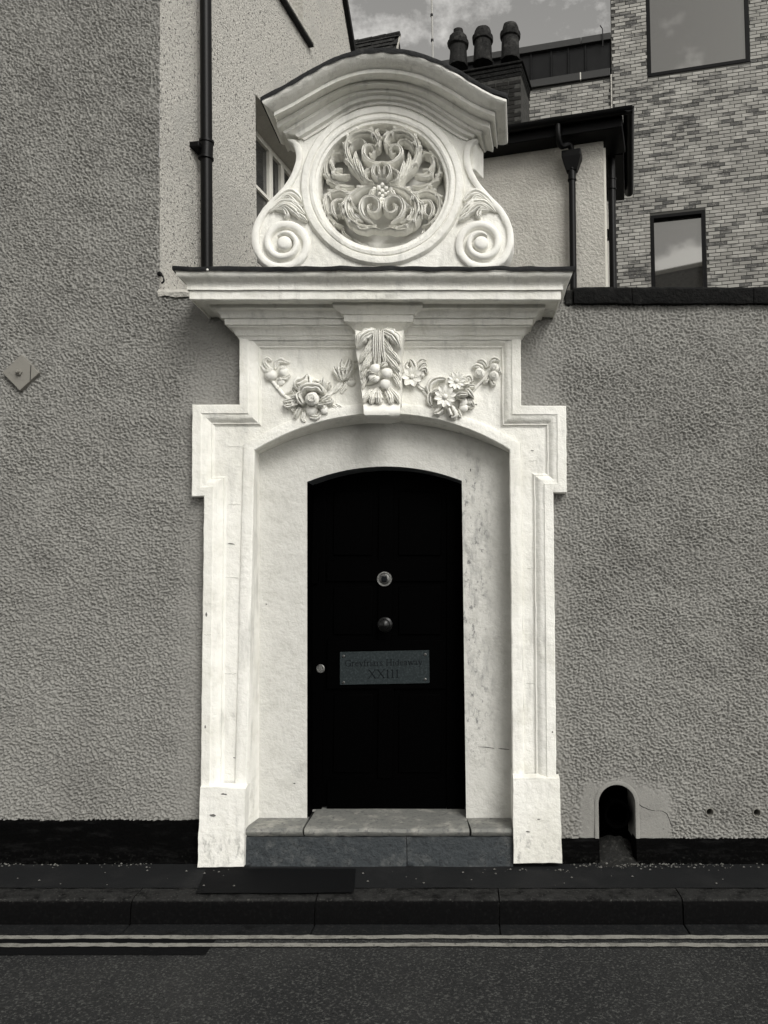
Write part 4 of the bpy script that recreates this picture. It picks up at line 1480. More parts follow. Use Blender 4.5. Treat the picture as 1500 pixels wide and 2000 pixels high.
UP = 1 / 345.0                 # metres per photograph pixel on the frieze
GL = lambda x, y: at(500 + x / 7.5, 690 + y / 7.5, YP - .03)
GRt = lambda x, y: at(780 + x / 7.143, 690 + y / 7.143, YP - .03)
ul, ur = UP / 7.5, UP / 7.143
mb = MB()
mb.tube([p + Vector((0, .028, 0)) for p in crom([GL(60, 160), GL(220, 380), GL(420, 620), GL(700, 700), GL(1000, 640), GL(1200, 440), GL(1380, 250)], 24)], .010, 8)
garl = tag(mb.build('garland', M['relief'], gate, smooth=80, wob=.003, wf=40))
for pts, wd, ht, yb in (
        ([(210, 230), (150, 180), (110, 110), (150, 60), (205, 100)], [26, 30, 32, 30, 20], .016, 0),
        ([(270, 220), (290, 130), (340, 90), (420, 110), (480, 130)], [24, 40, 44, 30, 8], .016, 0),
        ([(310, 440), (300, 490), (330, 500)], [14, 24, 10], .014, 0),
        ([(640, 520), (600, 480), (620, 430), (700, 400), (760, 310)], [34, 48, 60, 62, 18], .04, -.012),
        ([(760, 500), (780, 420), (770, 350), (765, 310)], [60, 62, 44, 14], .035, -.01),
        ([(820, 480), (870, 430), (930, 440), (1000, 380)], [40, 46, 40, 10], .035, -.012),
        ([(660, 640), (680, 560), (760, 510), (860, 510), (950, 520), (1000, 600)], [30, 50, 56, 54, 50, 34], .045, -.03),
        ([(960, 540), (990, 480), (1005, 420), (1000, 365)], [36, 36, 26, 8], .045, -.03),
        ([(700, 760), (650, 690), (640, 620), (690, 600)], [26, 40, 38, 18], .045, -.02),
        ([(600, 640), (560, 580), (530, 520), (540, 490)], [18, 30, 30, 12], .02, 0),
        ([(620, 620), (570, 560), (480, 560), (400, 600)], [10, 16, 14, 6], .014, 0),
        ([(600, 690), (500, 690), (430, 710), (395, 735)], [20, 34, 30, 8], .03, -.008),
        ([(590, 720), (520, 760), (450, 770), (410, 740)], [18, 34, 30, 10], .028, -.006),
        ([(620, 680), (580, 640), (530, 650), (520, 690)], [14, 28, 26, 10], .03, -.012),
        ([(640, 780), (600, 840), (570, 900), (545, 945)], [10, 12, 12, 8], .022, -.01),
        ([(660, 790), (630, 860), (600, 920), (575, 965)], [10, 12, 12, 8], .022, -.01),
        ([(560, 770), (530, 820), (550, 850)], [14, 26, 10], .02, 0),
        ([(730, 870), (690, 900), (680, 960), (720, 1000)], [18, 34, 30, 10], .02, 0),
        ([(760, 900), (820, 930), (890, 930), (930, 890)], [24, 44, 44, 20], .025, 0),
        ([(930, 700), (990, 680), (1060, 640), (1090, 620)], [18, 36, 34, 10], .035, -.01),
        ([(960, 720), (1040, 720), (1100, 700), (1110, 650)], [18, 38, 34, 12], .03, -.006),
        ([(900, 790), (950, 770), (1000, 770)], [14, 30, 8], .04, -.03),
        ([(1110, 740), (1170, 790), (1220, 850)], [26, 26, 10], .014, .002),
        ([(1150, 730), (1220, 770), (1275, 790)], [22, 22, 8], .014, .002),
        ([(1040, 520), (1060, 450), (1090, 420)], [24, 40, 14], .022, 0),
        ([(1120, 560), (1200, 480), (1250, 400)], [26, 40, 30], .014, 0),
        ([(1230, 570), (1290, 490), (1310, 400)], [22, 30, 20], .012, 0),
        ([(1260, 400), (1210, 320), (1160, 230), (1140, 190)], [30, 46, 36, 10], .03, 0),
        ([(1270, 400), (1250, 290), (1240, 180), (1270, 80)], [34, 50, 48, 12], .035, -.006),
        ([(1280, 390), (1310, 280), (1340, 180), (1380, 70)], [34, 50, 48, 12], .035, -.006),
        ([(1300, 380), (1360, 280), (1400, 200), (1425, 130)], [30, 46, 38, 10], .03, 0),
        ([(1200, 290), (1270, 240), (1340, 250)], [16, 36, 16], .03, -.02)):
    leaf([GL(*p) for p in pts], [a * ul for a in wd], ht, garl, YP + .004 + yb)
fruit(GL(205, 305), 92 * ul, garl, YP - .012)
fruit(GL(390, 265), 80 * ul, garl, YP - .010)
leaf([GL(*p) for p in ((320, 315), (390, 300), (450, 250))], [8, 34, 12], .030, garl, YP - .022) if False else None
leaf([GL(*p) for p in ((330, 340), (420, 320), (500, 290), (520, 250))] and [GL(*p) for p in ((330, 350), (420, 345), (500, 300))], [a * ul for a in (20, 44, 14)], .018, garl, YP + .004)
fruit(GL(350, 400), 56 * ul, garl, YP - .004, .6)
rose(GL(840, 690), 138 * ul, garl, YP - .060)
fruit(GL(815, 835), 88 * ul, garl, YP - .020, .7)
fruit(GL(1000, 830), 68 * ul, garl, YP - .018, .7)
fruit(GL(700, 890), 38 * ul, garl, YP - .01)
fruit(GL(1395, 405), 62 * ul, garl, YP - .002, .6)
fruit(GL(1440, 150), 60 * ul, garl, YP - .002, .6)
daisy(GL(575, 715), 62 * ul, 5, garl, YP - .03, .4, 'flower')

mb = MB()
mb.tube([p + Vector((0, .028, 0)) for p in crom([GRt(120, 250), GRt(280, 450), GRt(450, 620), GRt(700, 640), GRt(950, 560), GRt(1120, 400), GRt(1300, 220)], 24)], .010, 8)
garr = tag(mb.build('garland', M['relief'], gate, smooth=80, wob=.003, wf=40))
for pts, wd, ht, yb in (
        ([(180, 300), (120, 250), (80, 180), (120, 110)], [30, 50, 46, 16], .025, 0),
        ([(200, 280), (210, 190), (180, 120), (140, 90)], [30, 46, 40, 12], .03, -.006),
        ([(230, 230), (250, 140), (310, 90), (380, 100)], [30, 40, 36, 12], .025, 0),
        ([(240, 250), (300, 180), (350, 150), (385, 160)], [26, 36, 30, 10], .03, -.006),
        ([(250, 290), (310, 230), (370, 220), (385, 280)], [22, 36, 36, 14], .03, -.004),
        ([(240, 420), (310, 470), (380, 500)], [22, 36, 24], .014, 0),
        ([(430, 560), (410, 470), (460, 390), (560, 350), (650, 350)], [30, 46, 50, 46, 16], .03, -.004),
        ([(450, 740), (415, 660), (430, 570), (500, 540)], [22, 36, 34, 14], .03, -.004),
        ([(480, 600), (460, 570), (500, 530), (560, 530)], [14, 24, 24, 10], .04, -.012),
        ([(620, 740), (570, 800), (520, 830), (470, 830)], [24, 50, 46, 12], .035, -.006),
        ([(700, 720), (730, 800), (760, 880), (720, 900)], [34, 62, 56, 16], .045, -.012),
        ([(800, 760), (830, 830), (860, 890)], [26, 44, 14], .03, 0),
        ([(780, 620), (850, 600), (930, 600), (960, 590)], [14, 38, 30, 8], .05, -.03),
        ([(920, 500), (970, 540), (1010, 600), (1040, 640)], [20, 36, 30, 10], .045, -.014),
        ([(940, 480), (1000, 470), (1060, 480)], [20, 32, 14], .04, -.01),
        ([(960, 640), (1010, 680), (1050, 740)], [20, 34, 12], .035, -.006),
        ([(930, 700), (980, 740), (1040, 745)], [14, 26, 8], .03, 0),
        ([(900, 420), (940, 340), (990, 340), (1010, 400)], [24, 40, 40, 20], .03, -.004),
        ([(1180, 230), (1120, 180), (1060, 170), (1020, 190)], [20, 40, 36, 10], .025, 0),
        ([(1230, 190), (1180, 120), (1120, 100), (1090, 110)], [22, 40, 34, 10], .025, 0),
        ([(1240, 170), (1270, 100), (1340, 70), (1400, 110)], [22, 40, 40, 12], .025, 0),
        ([(1240, 330), (1210, 390), (1170, 400)], [20, 34, 12], .03, 0),
        ([(1280, 360), (1310, 420), (1350, 430)], [24, 40, 12], .03, 0),
        ([(1350, 290), (1390, 250), (1400, 200)], [20, 34, 12], .035, -.006)):
    leaf([GRt(*p) for p in pts], [a * ur for a in wd], ht, garr, YP + .004 + yb)
daisy(GRt(175, 325), 150 * ur, 7, garr, YP - .030, .5)
daisy(GRt(640, 625), 160 * ur, 10, garr, YP - .066, .2)
daisy(GRt(800, 400), 130 * ur, 10, garr, YP - .052, .1, 'daisy', True)
daisy(GRt(945, 390), 60 * ur, 6, garr, YP - .034, .1, 'flower')
rose(GRt(1120, 285), 100 * ur, garr, YP - .03)
rose(GRt(1325, 200), 82 * ur, garr, YP - .03)
rose(GRt(1320, 320), 90 * ur, garr, YP - .036)
fruit(GRt(900, 760), 64 * ur, garr, YP - .036)
fruit(GRt(900, 690), 54 * ur, garr, YP - .042)
fruit(GRt(985, 680), 44 * ur, garr, YP - .036)
fruit(GRt(320, 300), 42 * ur, garr, YP - .02)
fruit(GRt(60, 250), 50 * ur, garr, YP - .01)

# ================================================================== STEP
step = thing('stone_step', (at(740, 1690, -.06).x, -.05, 0), 'worn stone doorstep with slate risers and pale slabs under the black door', 'doorstep')
YS = -.068
ZT = at(750, 1619, YS).z
xl0, xr0 = at(480, 1619, YS).x, at(1001, 1619, YS).x
j1f, j1b = at(592, 1619, YS).x, at(606, 1594, YI + .02).x
j2f, j2b = at(919, 1616, YS).x, at(908, 1590, YI + .02).x
yb_ = YD + .03
for (fa, fb, ba, bb, y2, nm) in ((xl0, j1f - .004, xl0, j1b - .006, YI + .02, 'step_slab'), (j1f + .006, j2f - .006, j1b + .006, j2b - .006, yb_, 'step_slab'), (j2f + .006, xr0, j2b + .008, xr0, YI + .02, 'step_slab')):
    mb = MB()
    n = max(4, int((fb - fa) / .04))
    prof = [(y2, ZT - .05), (YS + .02, ZT - .045), (YS + .004, ZT - .03), (YS, ZT - .018), (YS + .006, ZT - .002), (YS + .02, ZT), (y2, ZT + .002)]
    rows = []
    for i in range(n + 1):
        t = i / n
        row = []
        for (y, z) in prof:
            k = (y - YS) / (y2 - YS)
            xa_ = fa + (ba - fa) * k
            xb_ = fb + (bb - fb) * k
            row.append((xa_ + (xb_ - xa_) * t, y, z))
        rows.append(row)
    mb.grid(rows, close_u=True)
    for e in (0, -1):
        mb.add(rows[e], [tuple(range(len(prof)))])
    mb.build(nm, M['sill'], step, wob=.003, wf=18)
mb = MB()
mb.box(xl0 + .004, xr0 - .004, YS + .03, yb_ - .02, ZT - .044, ZT - .012)
mb.build('mortar_bed', M['mortar'], step, smooth=0)
jx = at(795, 1650, YS + .012).x
for xa_, xb_ in ((xl0 - .002, jx - .002), (jx + .002, xr0 + .003)):
    mb = MB()
    n = int((xb_ - xa_) / .04)
    k = 6
    yf = YS + .012
    mb.grid([[(xa_ + (xb_ - xa_) * i / n, yf, -.01 + (ZT - .048 + .01) * j / k) for i in range(n + 1)] for j in range(k + 1)])
    mb.grid([[(xa_ + (xb_ - xa_) * i / n, y, ZT - .048) for i in range(n + 1)] for y in (yf, .1)])
    for x in (xa_, xb_):
        mb.add([(x, yf, -.01), (x, .1, -.01), (x, .1, ZT - .048), (x, yf, ZT - .048)], [(0, 1, 2, 3)])
    mb.build('riser_stone', M['step'], step, wob=.004, wf=13)

# ================================================================== DOOR
dl, dr = at(596, 1400, YD).x, at(915, 1400, YD).x
ZD0 = ZT + .012
door = thing('front_door', ((dl + dr) / 2, YD, ZD0), 'glossy black arched panelled door with lettered nameplate, round knob and locks', 'door')
DA = [(a + (a - dcx) * .06, b + .02) for a, b in DOOR]
mb = MB()
DA2 = [(a, max(b, ZD0)) for a, b in DA]
mb.prism(DA2, lambda a, b: (a, YD + .012, b), lambda a, b: (a, YD + .05, b))
leaf_o = mb.build('door_leaf', M['blackpaint'], door, smooth=0)


def dbox(name, x0, y0, x1, y1, d0, d1, m='blackpaint', bevel=.002, parent=None):
    a, b = at(x0, y1, YD), at(x1, y0, YD)
    q = MB()
    q.box(a.x, b.x, YD + d0, YD + d1, a.z, b.z)
    return q.build(name, M[m], parent or door, bevel=bevel)


# stiles and rails stand proud of the fields, raised panels in the fields
for (x0, y0, x1, y1) in ((602, 946, 638, 1580), (872, 946, 908, 1580), (738, 946, 768, 1250), (738, 1345, 768, 1520)):
    dbox('stile', x0, y0, x1, y1, -.006, .011)
for (y0, y1) in ((1250, 1345), (1522, 1579), (1095, 1135)):
    dbox('rail', 638.5, y0, 871.5, y1, -.005, .011)
for (x0, y0, x1, y1) in ((650, 1356, 728, 1510), (778, 1356, 862, 1510), (650, 1145, 728, 1240), (778, 1145, 862, 1240), (650, 960, 728, 1085), (778, 960, 862, 1085)):
    dbox('panel', x0, y0, x1, y1, .002, .012, bevel=.007)
dbox('latch_case', 600, 1078, 624, 1140, -.03, .011, bevel=.003)
dbox('weather_bar', 610, 1580.5, 904, 1583.5, -.02, .012, 'pole', .001)


def disc(name, px, py, prof, m, n=28, parent=None, d=-.006):
    c = at(px, py, YD + d)
    q = MB()
    q.lathe(c, (0, -1, 0), [(r_, h) for r_, h in prof], n)
    return q.build(name, M[m], parent or door, smooth=40)


lk = disc('lock_ring', 751, 1131, [(.046, -.001), (.046, .006), (.043, .010), (.037, .010), (.033, .004)], 'brightchrome')
disc('lock_face', 751, 1131, [(.033, -.001), (.033, .005), (.028, .007), (.001, .008)], 'chrome', 24, lk)
c_ = at(751, 1131, YD)
q = MB()
q.box(c_.x - .017, c_.x + .017, YD - .022, YD - .012, c_.z - .017, c_.z + .017)
q.build('lock_core', M['ink'], lk, bevel=.005)
kn = disc('door_knob', 752, 1220, [(.046, -.001), (.046, .005), (.040, .010), (.018, .012), (.018, .03), (.028, .038), (.036, .052), (.034, .066), (.022, .076), (.004, .079)], 'darkbrass')
ky = disc('keyhole', 626, 1306, [(.026, -.001), (.026, .004), (.022, .008), (.016, .008), (.015, .005), (.009, .005), (.009, .009), (.002, .009)], 'brightchrome')
# nameplate, a little askew
YN = YD - .016
cN = [at(664, 1337.5, YN), at(839, 1334, YN), at(838, 1270, YN), at(664, 1273.5, YN)]
q = MB()
q.hexa([cN[0], cN[1], cN[1] + Vector((0, .009, 0)), cN[0] + Vector((0, .009, 0)), cN[3], cN[2], cN[2] + Vector((0, .009, 0)), cN[3] + Vector((0, .009, 0))])
npl = q.build('nameplate', M['slateplate'], door, smooth=0)
for px, py in ((671, 1282), (830.5, 1278.5), (671, 1333), (830.5, 1327)):
    disc('screw', px, py, [(.0085, -.001), (.0085, .002), (.005, .0035), (.0045, .002)], 'chrome', 10, npl, -.0165)
# letters cut as strokes: (thin, thick) serif hand
TH, TK = .045, .085
GLY = {  # advance, strokes as (points, width)
    'G': (.80, [([(.68, .62), (.58, .68), (.42, .70), (.2, .62), (.08, .36), (.2, .08), (.42, 0), (.62, .05), (.66, .08)], TK * .8), ([(.66, .08), (.66, .32)], TK), ([(.52, .32), (.76, .32)], TH), ([(.68, .70), (.68, .50)], TH)]),
    'r': (.38, [([(.12, 0), (.12, .46)], TK), ([(.02, 0), (.24, 0)], TH), ([(.02, .45), (.12, .46)], TH), ([(.12, .34), (.22, .45), (.34, .44)], TK * .8)]),
    'e': (.48, [([(.08, .27), (.40, .27), (.38, .40), (.25, .47), (.10, .38), (.06, .22), (.14, .05), (.27, 0), (.42, .09)], TK * .75)]),
    'y': (.50, [([(.08, .46), (.27, .02)], TK), ([(.44, .46), (.27, .02), (.16, -.20), (.06, -.20)], TH), ([(.0, .46), (.18, .46)], TH), ([(.36, .46), (.50, .46)], TH)]),
    'f': (.34, [([(.14, 0), (.14, .56), (.22, .69), (.36, .68)], TK), ([(.04, 0), (.26, 0)], TH), ([(.03, .45), (.28, .45)], TH)]),
    'i': (.28, [([(.14, 0), (.14, .46)], TK), ([(.04, 0), (.25, 0)], TH), ([(.04, .45), (.14, .46)], TH), ([(.14, .62), (.14, .68)], TK)]),
    'a': (.46, [([(.06, .36), (.12, .45), (.24, .46), (.31, .38), (.31, .08), (.36, .01), (.43, .04)], TK * .8), ([(.31, .28), (.12, .21), (.06, .10), (.12, .01), (.22, .02), (.31, .10)], TK * .7)]),
    's': (.40, [([(.32, .34), (.30, .45), (.18, .46), (.08, .38), (.12, .27), (.27, .20), (.33, .10), (.25, .01), (.10, .01), (.07, .13)], TK * .75)]),
    'H': (.80, [([(.16, 0), (.16, .69)], TK), ([(.62, 0), (.62, .69)], TK), ([(.16, .35), (.62, .35)], TH)] + [([(x - .12, y), (x + .12, y)], TH) for x in (.16, .62) for y in (0, .69)]),
    'd': (.52, [([(.38, 0), (.38, .69)], TK), ([(.28, .69), (.38, .69)], TH), ([(.38, .02), (.48, .02)], TH), ([(.38, .38), (.24, .47), (.09, .38), (.06, .22), (.12, .05), (.24, 0), (.38, .09)], TK * .75)]),
    'w': (.72, [([(.08, .46), (.23, .0)], TK), ([(.23, .0), (.36, .42)], TH), ([(.34, .46), (.50, .0)], TK), ([(.50, 0), (.66, .46)], TH), ([(.0, .46), (.18, .46)], TH), ([(.26, .46), (.42, .46)], TH), ([(.58, .46), (.74, .46)], TH)]),
    'X': (.74, [([(.10, .69), (.62, 0)], TK), ([(.60, .69), (.10, 0)], TH)] + [([(x - .1, y), (x + .1, y)], TH) for x in (.10, .62) for y in (0, .69)]),
    '1': (.40, [([(.20, 0), (.20, .68)], TK), ([(.08, 0), (.32, 0)], TH), ([(.08, .58), (.20, .68)], TH)]),
    ' ': (.30, [])}


def letters(text, cpx, base_py, width_px, name):
    adv = sum(GLY[c][0] for c in text)
    sc = width_px / adv
    x = cpx - width_px / 2
    slope = -3.5 / 175.0
    for c in text:
        a_, strokes = GLY[c]
        if strokes:
            q = MB()
            for pts, wdt in strokes:
                P = [Vector((p[0], p[1])) for p in pts]
                L, Rr = [], []
                for i, p in enumerate(P):
                    d = (P[min(i + 1, len(P) - 1)] - P[max(i - 1, 0)]).normalized()
                    nn = Vector((-d.y, d.x)) * wdt / 2
                    for lst, s in ((L, 1), (Rr, -1)):
                        u = p + nn * s
                        px = x + u.x * sc
                        lst.append(at(px, base_py - u.y * sc + (px - cpx) * slope, YN - .0012))
                q.grid([L, Rr])
            q.build(name, M['ink'], npl, smooth=0)
        x += a_ * sc


letters('Greyfriars Hideaway', 749, 1300, 152, 'letter')
letters('XX111', 749.5, 1324, 62, 'letter')

# ================================================================== REAR HOUSE
A_R = R(15.5)
pR = CAM + ray(1180, 400) * (7.7 / ray(1180, 400).y)
RF = Frame(pR, (math.cos(A_R), -math.sin(A_R), 0), (-math.sin(A_R), -math.cos(A_R), 0))
A_RS = R(12)
RS = Frame(pR, (math.sin(A_RS), math.cos(A_RS), 0), (math.cos(A_RS), -math.sin(A_RS), 0))
rear = thing('rear_house', RF.P(-1.5, 0, 0), 'cream rendered house behind the gateway with deep black eaves', 'house')
zwt = RF.hit(1180, 262)[1]
mb = MB()
mb.add([RF.P(-3.6, 0, 0), RF.P(0, 0, 0), RF.P(0, 0, zwt + .10), RF.P(-3.6, 0, zwt + .10)], [(0, 1, 2, 3)])
mb.add([RF.P(0, 0, 0), RS.P(2.6, 0, 0), RS.P(2.6, 0, zwt + .10), RF.P(0, 0, zwt + .10)], [(0, 1, 2, 3)])
mb.add([RF.P(-3.6, 0, 0), RF.P(-3.6, -2.6, 0), RF.P(-3.6, -2.6, zwt + .10), RF.P(-3.6, 0, zwt + .10)], [(0, 3, 2, 1)])
mb.build('wall', M['cream'], rear, smooth=0)
eo = .21
ztf = RF.hit(1210, 212, eo)[1]
zbf = RF.hit(1150, 268, eo)[1] + .06
mb = MB()
mb.fbox(RF, -3.8, eo, -.3, eo, zbf, ztf - .06)
mb.fbox(RS, .302, 1.35, .004, eo, zbf, ztf - .06)
mb.build('eaves', M['frame'], rear, bevel=.01)
mb = MB()
zg = ztf - .05
ring = [(math.cos(math.pi + math.pi * k / 8), math.sin(math.pi + math.pi * k / 8)) for k in range(9)]
mb.grid([[RF.P(a, eo + .055 + .055 * c, zg + .055 * s) for c, s in ring] for a in (-3.8, -2.6, -1.3, eo + .11)])
mb.build('front_gutter', M['iron'], rear)
mb = MB()
mb.grid([[RS.P(a, eo + .055 + .055 * c, zg + .055 * s) for c, s in ring] for a in (-eo - .11, .4, .9, 1.45)])
for a in (-eo - .11, 1.45):
    mb.add([RS.P(a, eo + .055 + .055 * c, zg + .055 * s) for c, s in ring], [tuple(range(9))])
mb.build('side_gutter', M['iron'], rear)
mb = MB()
mb.hexa([RF.P(-3.9, eo, zg - .05), RF.P(eo, eo, zg - .05), RF.P(eo, -1.4, zg + .10), RF.P(-3.9, -1.4, zg + .10),
         RF.P(-3.9, eo, zg - .012), RF.P(eo, eo, zg - .012), RF.P(eo, -1.4, zg + .16), RF.P(-3.9, -1.4, zg + .16)])
mb.build('roof', M['frame'], rear, smooth=0)
# white strip added to stand for the lit sliver of side wall
mb = MB()
mb.fbox(RS, .05, .10, .002, .022, .5, zbf - .05)
mb.build('lit_wall_sliver', M['whiteframe'], rear, smooth=0)

# hopper pipe
ha, hz = RF.hit(1117, 318, .08)
hp = thing('drainpipe', RF.P(ha, .08, 2.9), 'black drainpipe with a square hopper head on the cream house wall', 'drainpipe', 'drainpipes on the houses')
pipe(hp, RF, ha, .08, 1.0, hz - .06, .036, [hz - .12], bracket=False)
mb = MB()
hw0, hw1 = .055, .10
zt0, zt1 = RF.hit(1117, 336, .08)[1], RF.hit(1117, 298, .08)[1]
zm = zt1 - (zt1 - zt0) * .32
for (wa, wb_, za, zb__) in ((hw0, hw1, zt0, zm), (hw1, hw1, zm, zt1)):
    mb.hexa([RF.P(ha - wa, .08 - wa * .7, za), RF.P(ha + wa, .08 - wa * .7, za), RF.P(ha + wa, .08 + wa * .7, za), RF.P(ha - wa, .08 + wa * .7, za),
             RF.P(ha - wb_, .08 - wb_ * .7, zb__), RF.P(ha + wb_, .08 - wb_ * .7, zb__), RF.P(ha + wb_, .08 + wb_ * .7, zb__), RF.P(ha - wb_, .08 + wb_ * .7, zb__)])
mb.build('hopper_head', M['iron'], hp, bevel=.006)
mb = MB()
ga = RF.hit(1090, 250, eo + .05)[0]
mb.tube(crom([RF.P(ga, eo + .05, zg - .02), RF.P(ga, eo + .04, zbf - .02), RF.P(ga + .02, eo - .02, zbf - .10), RF.P(ha - .02, .12, zt1 + .07), RF.P(ha, .085, zt1 + .01), RF.P(ha, .08, zt1 - .03)], 20), .032, 14)
mb.build('swan_neck', M['iron'], hp)

# side soil pipe
sa = .36
sz_ = at(1195, 358, RS.P(sa, .075, 0).y).z
sp_ = thing('drainpipe', RS.P(sa, .075, 2.9), 'black downpipe with ribbed collar round the corner of the cream house', 'drainpipe', 'drainpipes on the houses')
pipe(sp_, RS, sa, .075, 1.0, zbf + .02, .040, [sz_], bracket=False)
mb = MB()
mb.fbox(RS, sa + .02, sa + .10, .01, .06, sz_ - .6, sz_ - .5)
mb.build('pipe_clip', M['iron'], sp_, smooth=0)

# ================================================================== MODERN BRICK BUILDING
A_M = R(14)
pM = CAM + ray(1350, 400) * (15.0 / ray(1350, 400).y)
MF = Frame(pM, (math.cos(A_M), -math.sin(A_M), 0), (-math.sin(A_M), -math.cos(A_M), 0))
mod = thing('brick_building', MF.P(0, 0, 0), 'modern building of pale mottled grey brick with large frameless dark windows', 'building')
sL = MF.hit(1197, 300)[0]
sR = MF.hit(1500, 300)[0] + 1.6
sLL = MF.hit(860, 200)[0]
zlow = MF.hit(1350, 575)[1] - .6
zhi = MF.hit(1197, 0)[1] + 1.4
zsub = MF.hit(1190, 146)[1]
wA = [MF.hit(1265, 150), MF.hit(1465, 121)]
wB = [MF.hit(1270, 422), MF.hit(1381, 560)]
winA = (wA[0][0], wA[1][0], (wA[0][1] + wA[1][1]) / 2, (wA[0][1] + wA[1][1]) / 2 + 2.6)
winB = (wB[0][0], wB[1][0], wB[0][1] - 2.0, wB[0][1])
print('modern', sL, sR, sLL, zlow, zhi, zsub, winA, winB)
mb = MB()
ho = lambda w_: [(w_[0], w_[2]), (w_[1], w_[2]), (w_[1], w_[3]), (w_[0], w_[3])]
zlo = 0.0
mb.poly([(sL, zlo), (sR, zlo), (sR, zhi), (sL, zhi)], [ho(winA), ho(winB)], lambda a, z: MF.P(a, 0, z))
mb.poly([(sLL, zlo), (sL, zlo), (sL, zsub), (sLL, zsub)], fn=lambda a, z: MF.P(a, -.03, z))
mb.add([MF.P(sL, 0, zlo), MF.P(sL, -4, zlo), MF.P(sL, -4, zhi), MF.P(sL, 0, zhi)], [(0, 1, 2, 3)])
mb.add([MF.P(sR, 0, zlo), MF.P(sR, -4, zlo), MF.P(sR, -4, zhi), MF.P(sR, 0, zhi)], [(0, 3, 2, 1)])
mb.add([MF.P(sL, 0, zhi), MF.P(sR, 0, zhi), MF.P(sR, -4, zhi), MF.P(sL, -4, zhi)], [(0, 1, 2, 3)])
wallm = mb.build('wall', M['mortarpale'], mod, smooth=0)
# bricks
BL, BH, BD = .215, .062, .03
bq = MB()
bq.box(-BL / 2, BL / 2, -.006, BD, 0, BH)
bme = bpy.data.meshes.new('brick')
bme.from_pydata([tuple(v) for v in bq.v], [], bq.f)
bme.materials.append(M['brick'])
cand = []
z = zlow
row = 0
while z < zhi - .08:
    off_ = (row % 2) * .1125 + (random.uniform(-.03, .03))
    a = sLL + off_
    while a < sR - .22:
        left = a + BL / 2 < sL
        a0_, a1_ = a, a + BL
        if left: a1_ = min(a1_, sL - .025)
        else: a0_ = max(a0_, sL + .015)
        for W_ in (winA, winB):
            if W_[2] - .06 < z < W_[3] + .01:
                if W_[0] - BL < a0_ < W_[1] and a1_ > W_[0]:
                    if (a0_ + a1_) / 2 < (W_[0] + W_[1]) / 2: a1_ = min(a1_, W_[0] - .008)
                    else: a0_ = max(a0_, W_[1] + .008)
        if a1_ - a0_ > .045 and not (left and z > zsub - .08):
            cand.append(((a0_ + a1_) / 2, z, left, (a1_ - a0_) / BL))
        a += .225
    z += .0745
    row += 1


def proj(p):
    d = p - CAM
    yc = d.y * _ct + d.z * _st
    return (PX0 + FPX * d.x / yc, PY0 - FPX * (d.z * _ct - d.y * _st) / yc, yc)


def seen(c, z, left, ln):
    x, y, dd = proj(MF.P(c, 0, z))
    if y < -6 or y > 566 or x > 1508: return None
    if left: return dd if x > 1030 and y < 240 else None
    if x < 1222 and y > 208 and y < 400: return None
    if x < 1203: return None
    return dd


vis, rest = [], []
for b_ in cand:
    d_ = seen(*b_)
    (vis if d_ else rest).append((d_ or 99, b_))
vis.sort(key=lambda t: t[0])
angz = math.atan2(MF.e.y, MF.e.x)
for d_, (c, z, left, ln) in vis[:300]:
    o_ = .004 + random.uniform(-.003, .003)
    p = MF.P(c, o_ - (.03 if left else 0), z)
    ob_ = twin(bme, 'brick', p, wallm, (0, 0, angz), (ln * random.uniform(.97, 1.0), 1, random.uniform(.94, 1.02)))
mb = MB()
for d_, (c, z, left, ln) in vis[300:] + rest:
    o_ = random.uniform(0, .006) - (.03 if left else 0)
    k = ln * random.uniform(.97, 1.0)
    mb.fbox(MF, c - BL / 2 * k, c + BL / 2 * k, -.02 - (.03 if left else 0), .008 + o_, z, z + BH * random.uniform(.94, 1.02))
bs = mb.build('brick_field', M['brickmass'], wallm, smooth=0)
tag(bs, kind='stuff')
print('bricks', len(vis), len(rest))


def modwin(w_, dep, split=None):
    f = MB()
    t = .07
    f.fbox(MF, w_[0], w_[0] + t, -dep, .015, w_[2], w_[3])
    f.fbox(MF, w_[1] - t, w_[1], -dep, .015, w_[2], w_[3])
    f.fbox(MF, w_[0] + t, w_[1] - t, -dep, .015, w_[3] - t, w_[3])
    f.fbox(MF, w_[0] + t, w_[1] - t, -dep, .015, w_[2], w_[2] + t)
    fo = f.build('window', M['frame'], mod, smooth=0, bevel=.004)
    g = MB()
    g.fbox(MF, w_[0] + t, w_[1] - t, -dep + .02, -dep + .03, w_[2] + t, w_[3] - t)
    g.build('pane', M['glass'], fo, smooth=0)


modwin(winA, .07)
modwin(winB, .12)
# movement joint between the two wings
mb = MB()
mb.fbox(MF, sL - .02, sL + .006, -.02, .012, zlo, zsub)
mb.build('movement_joint', M['cream'], mod, smooth=0)
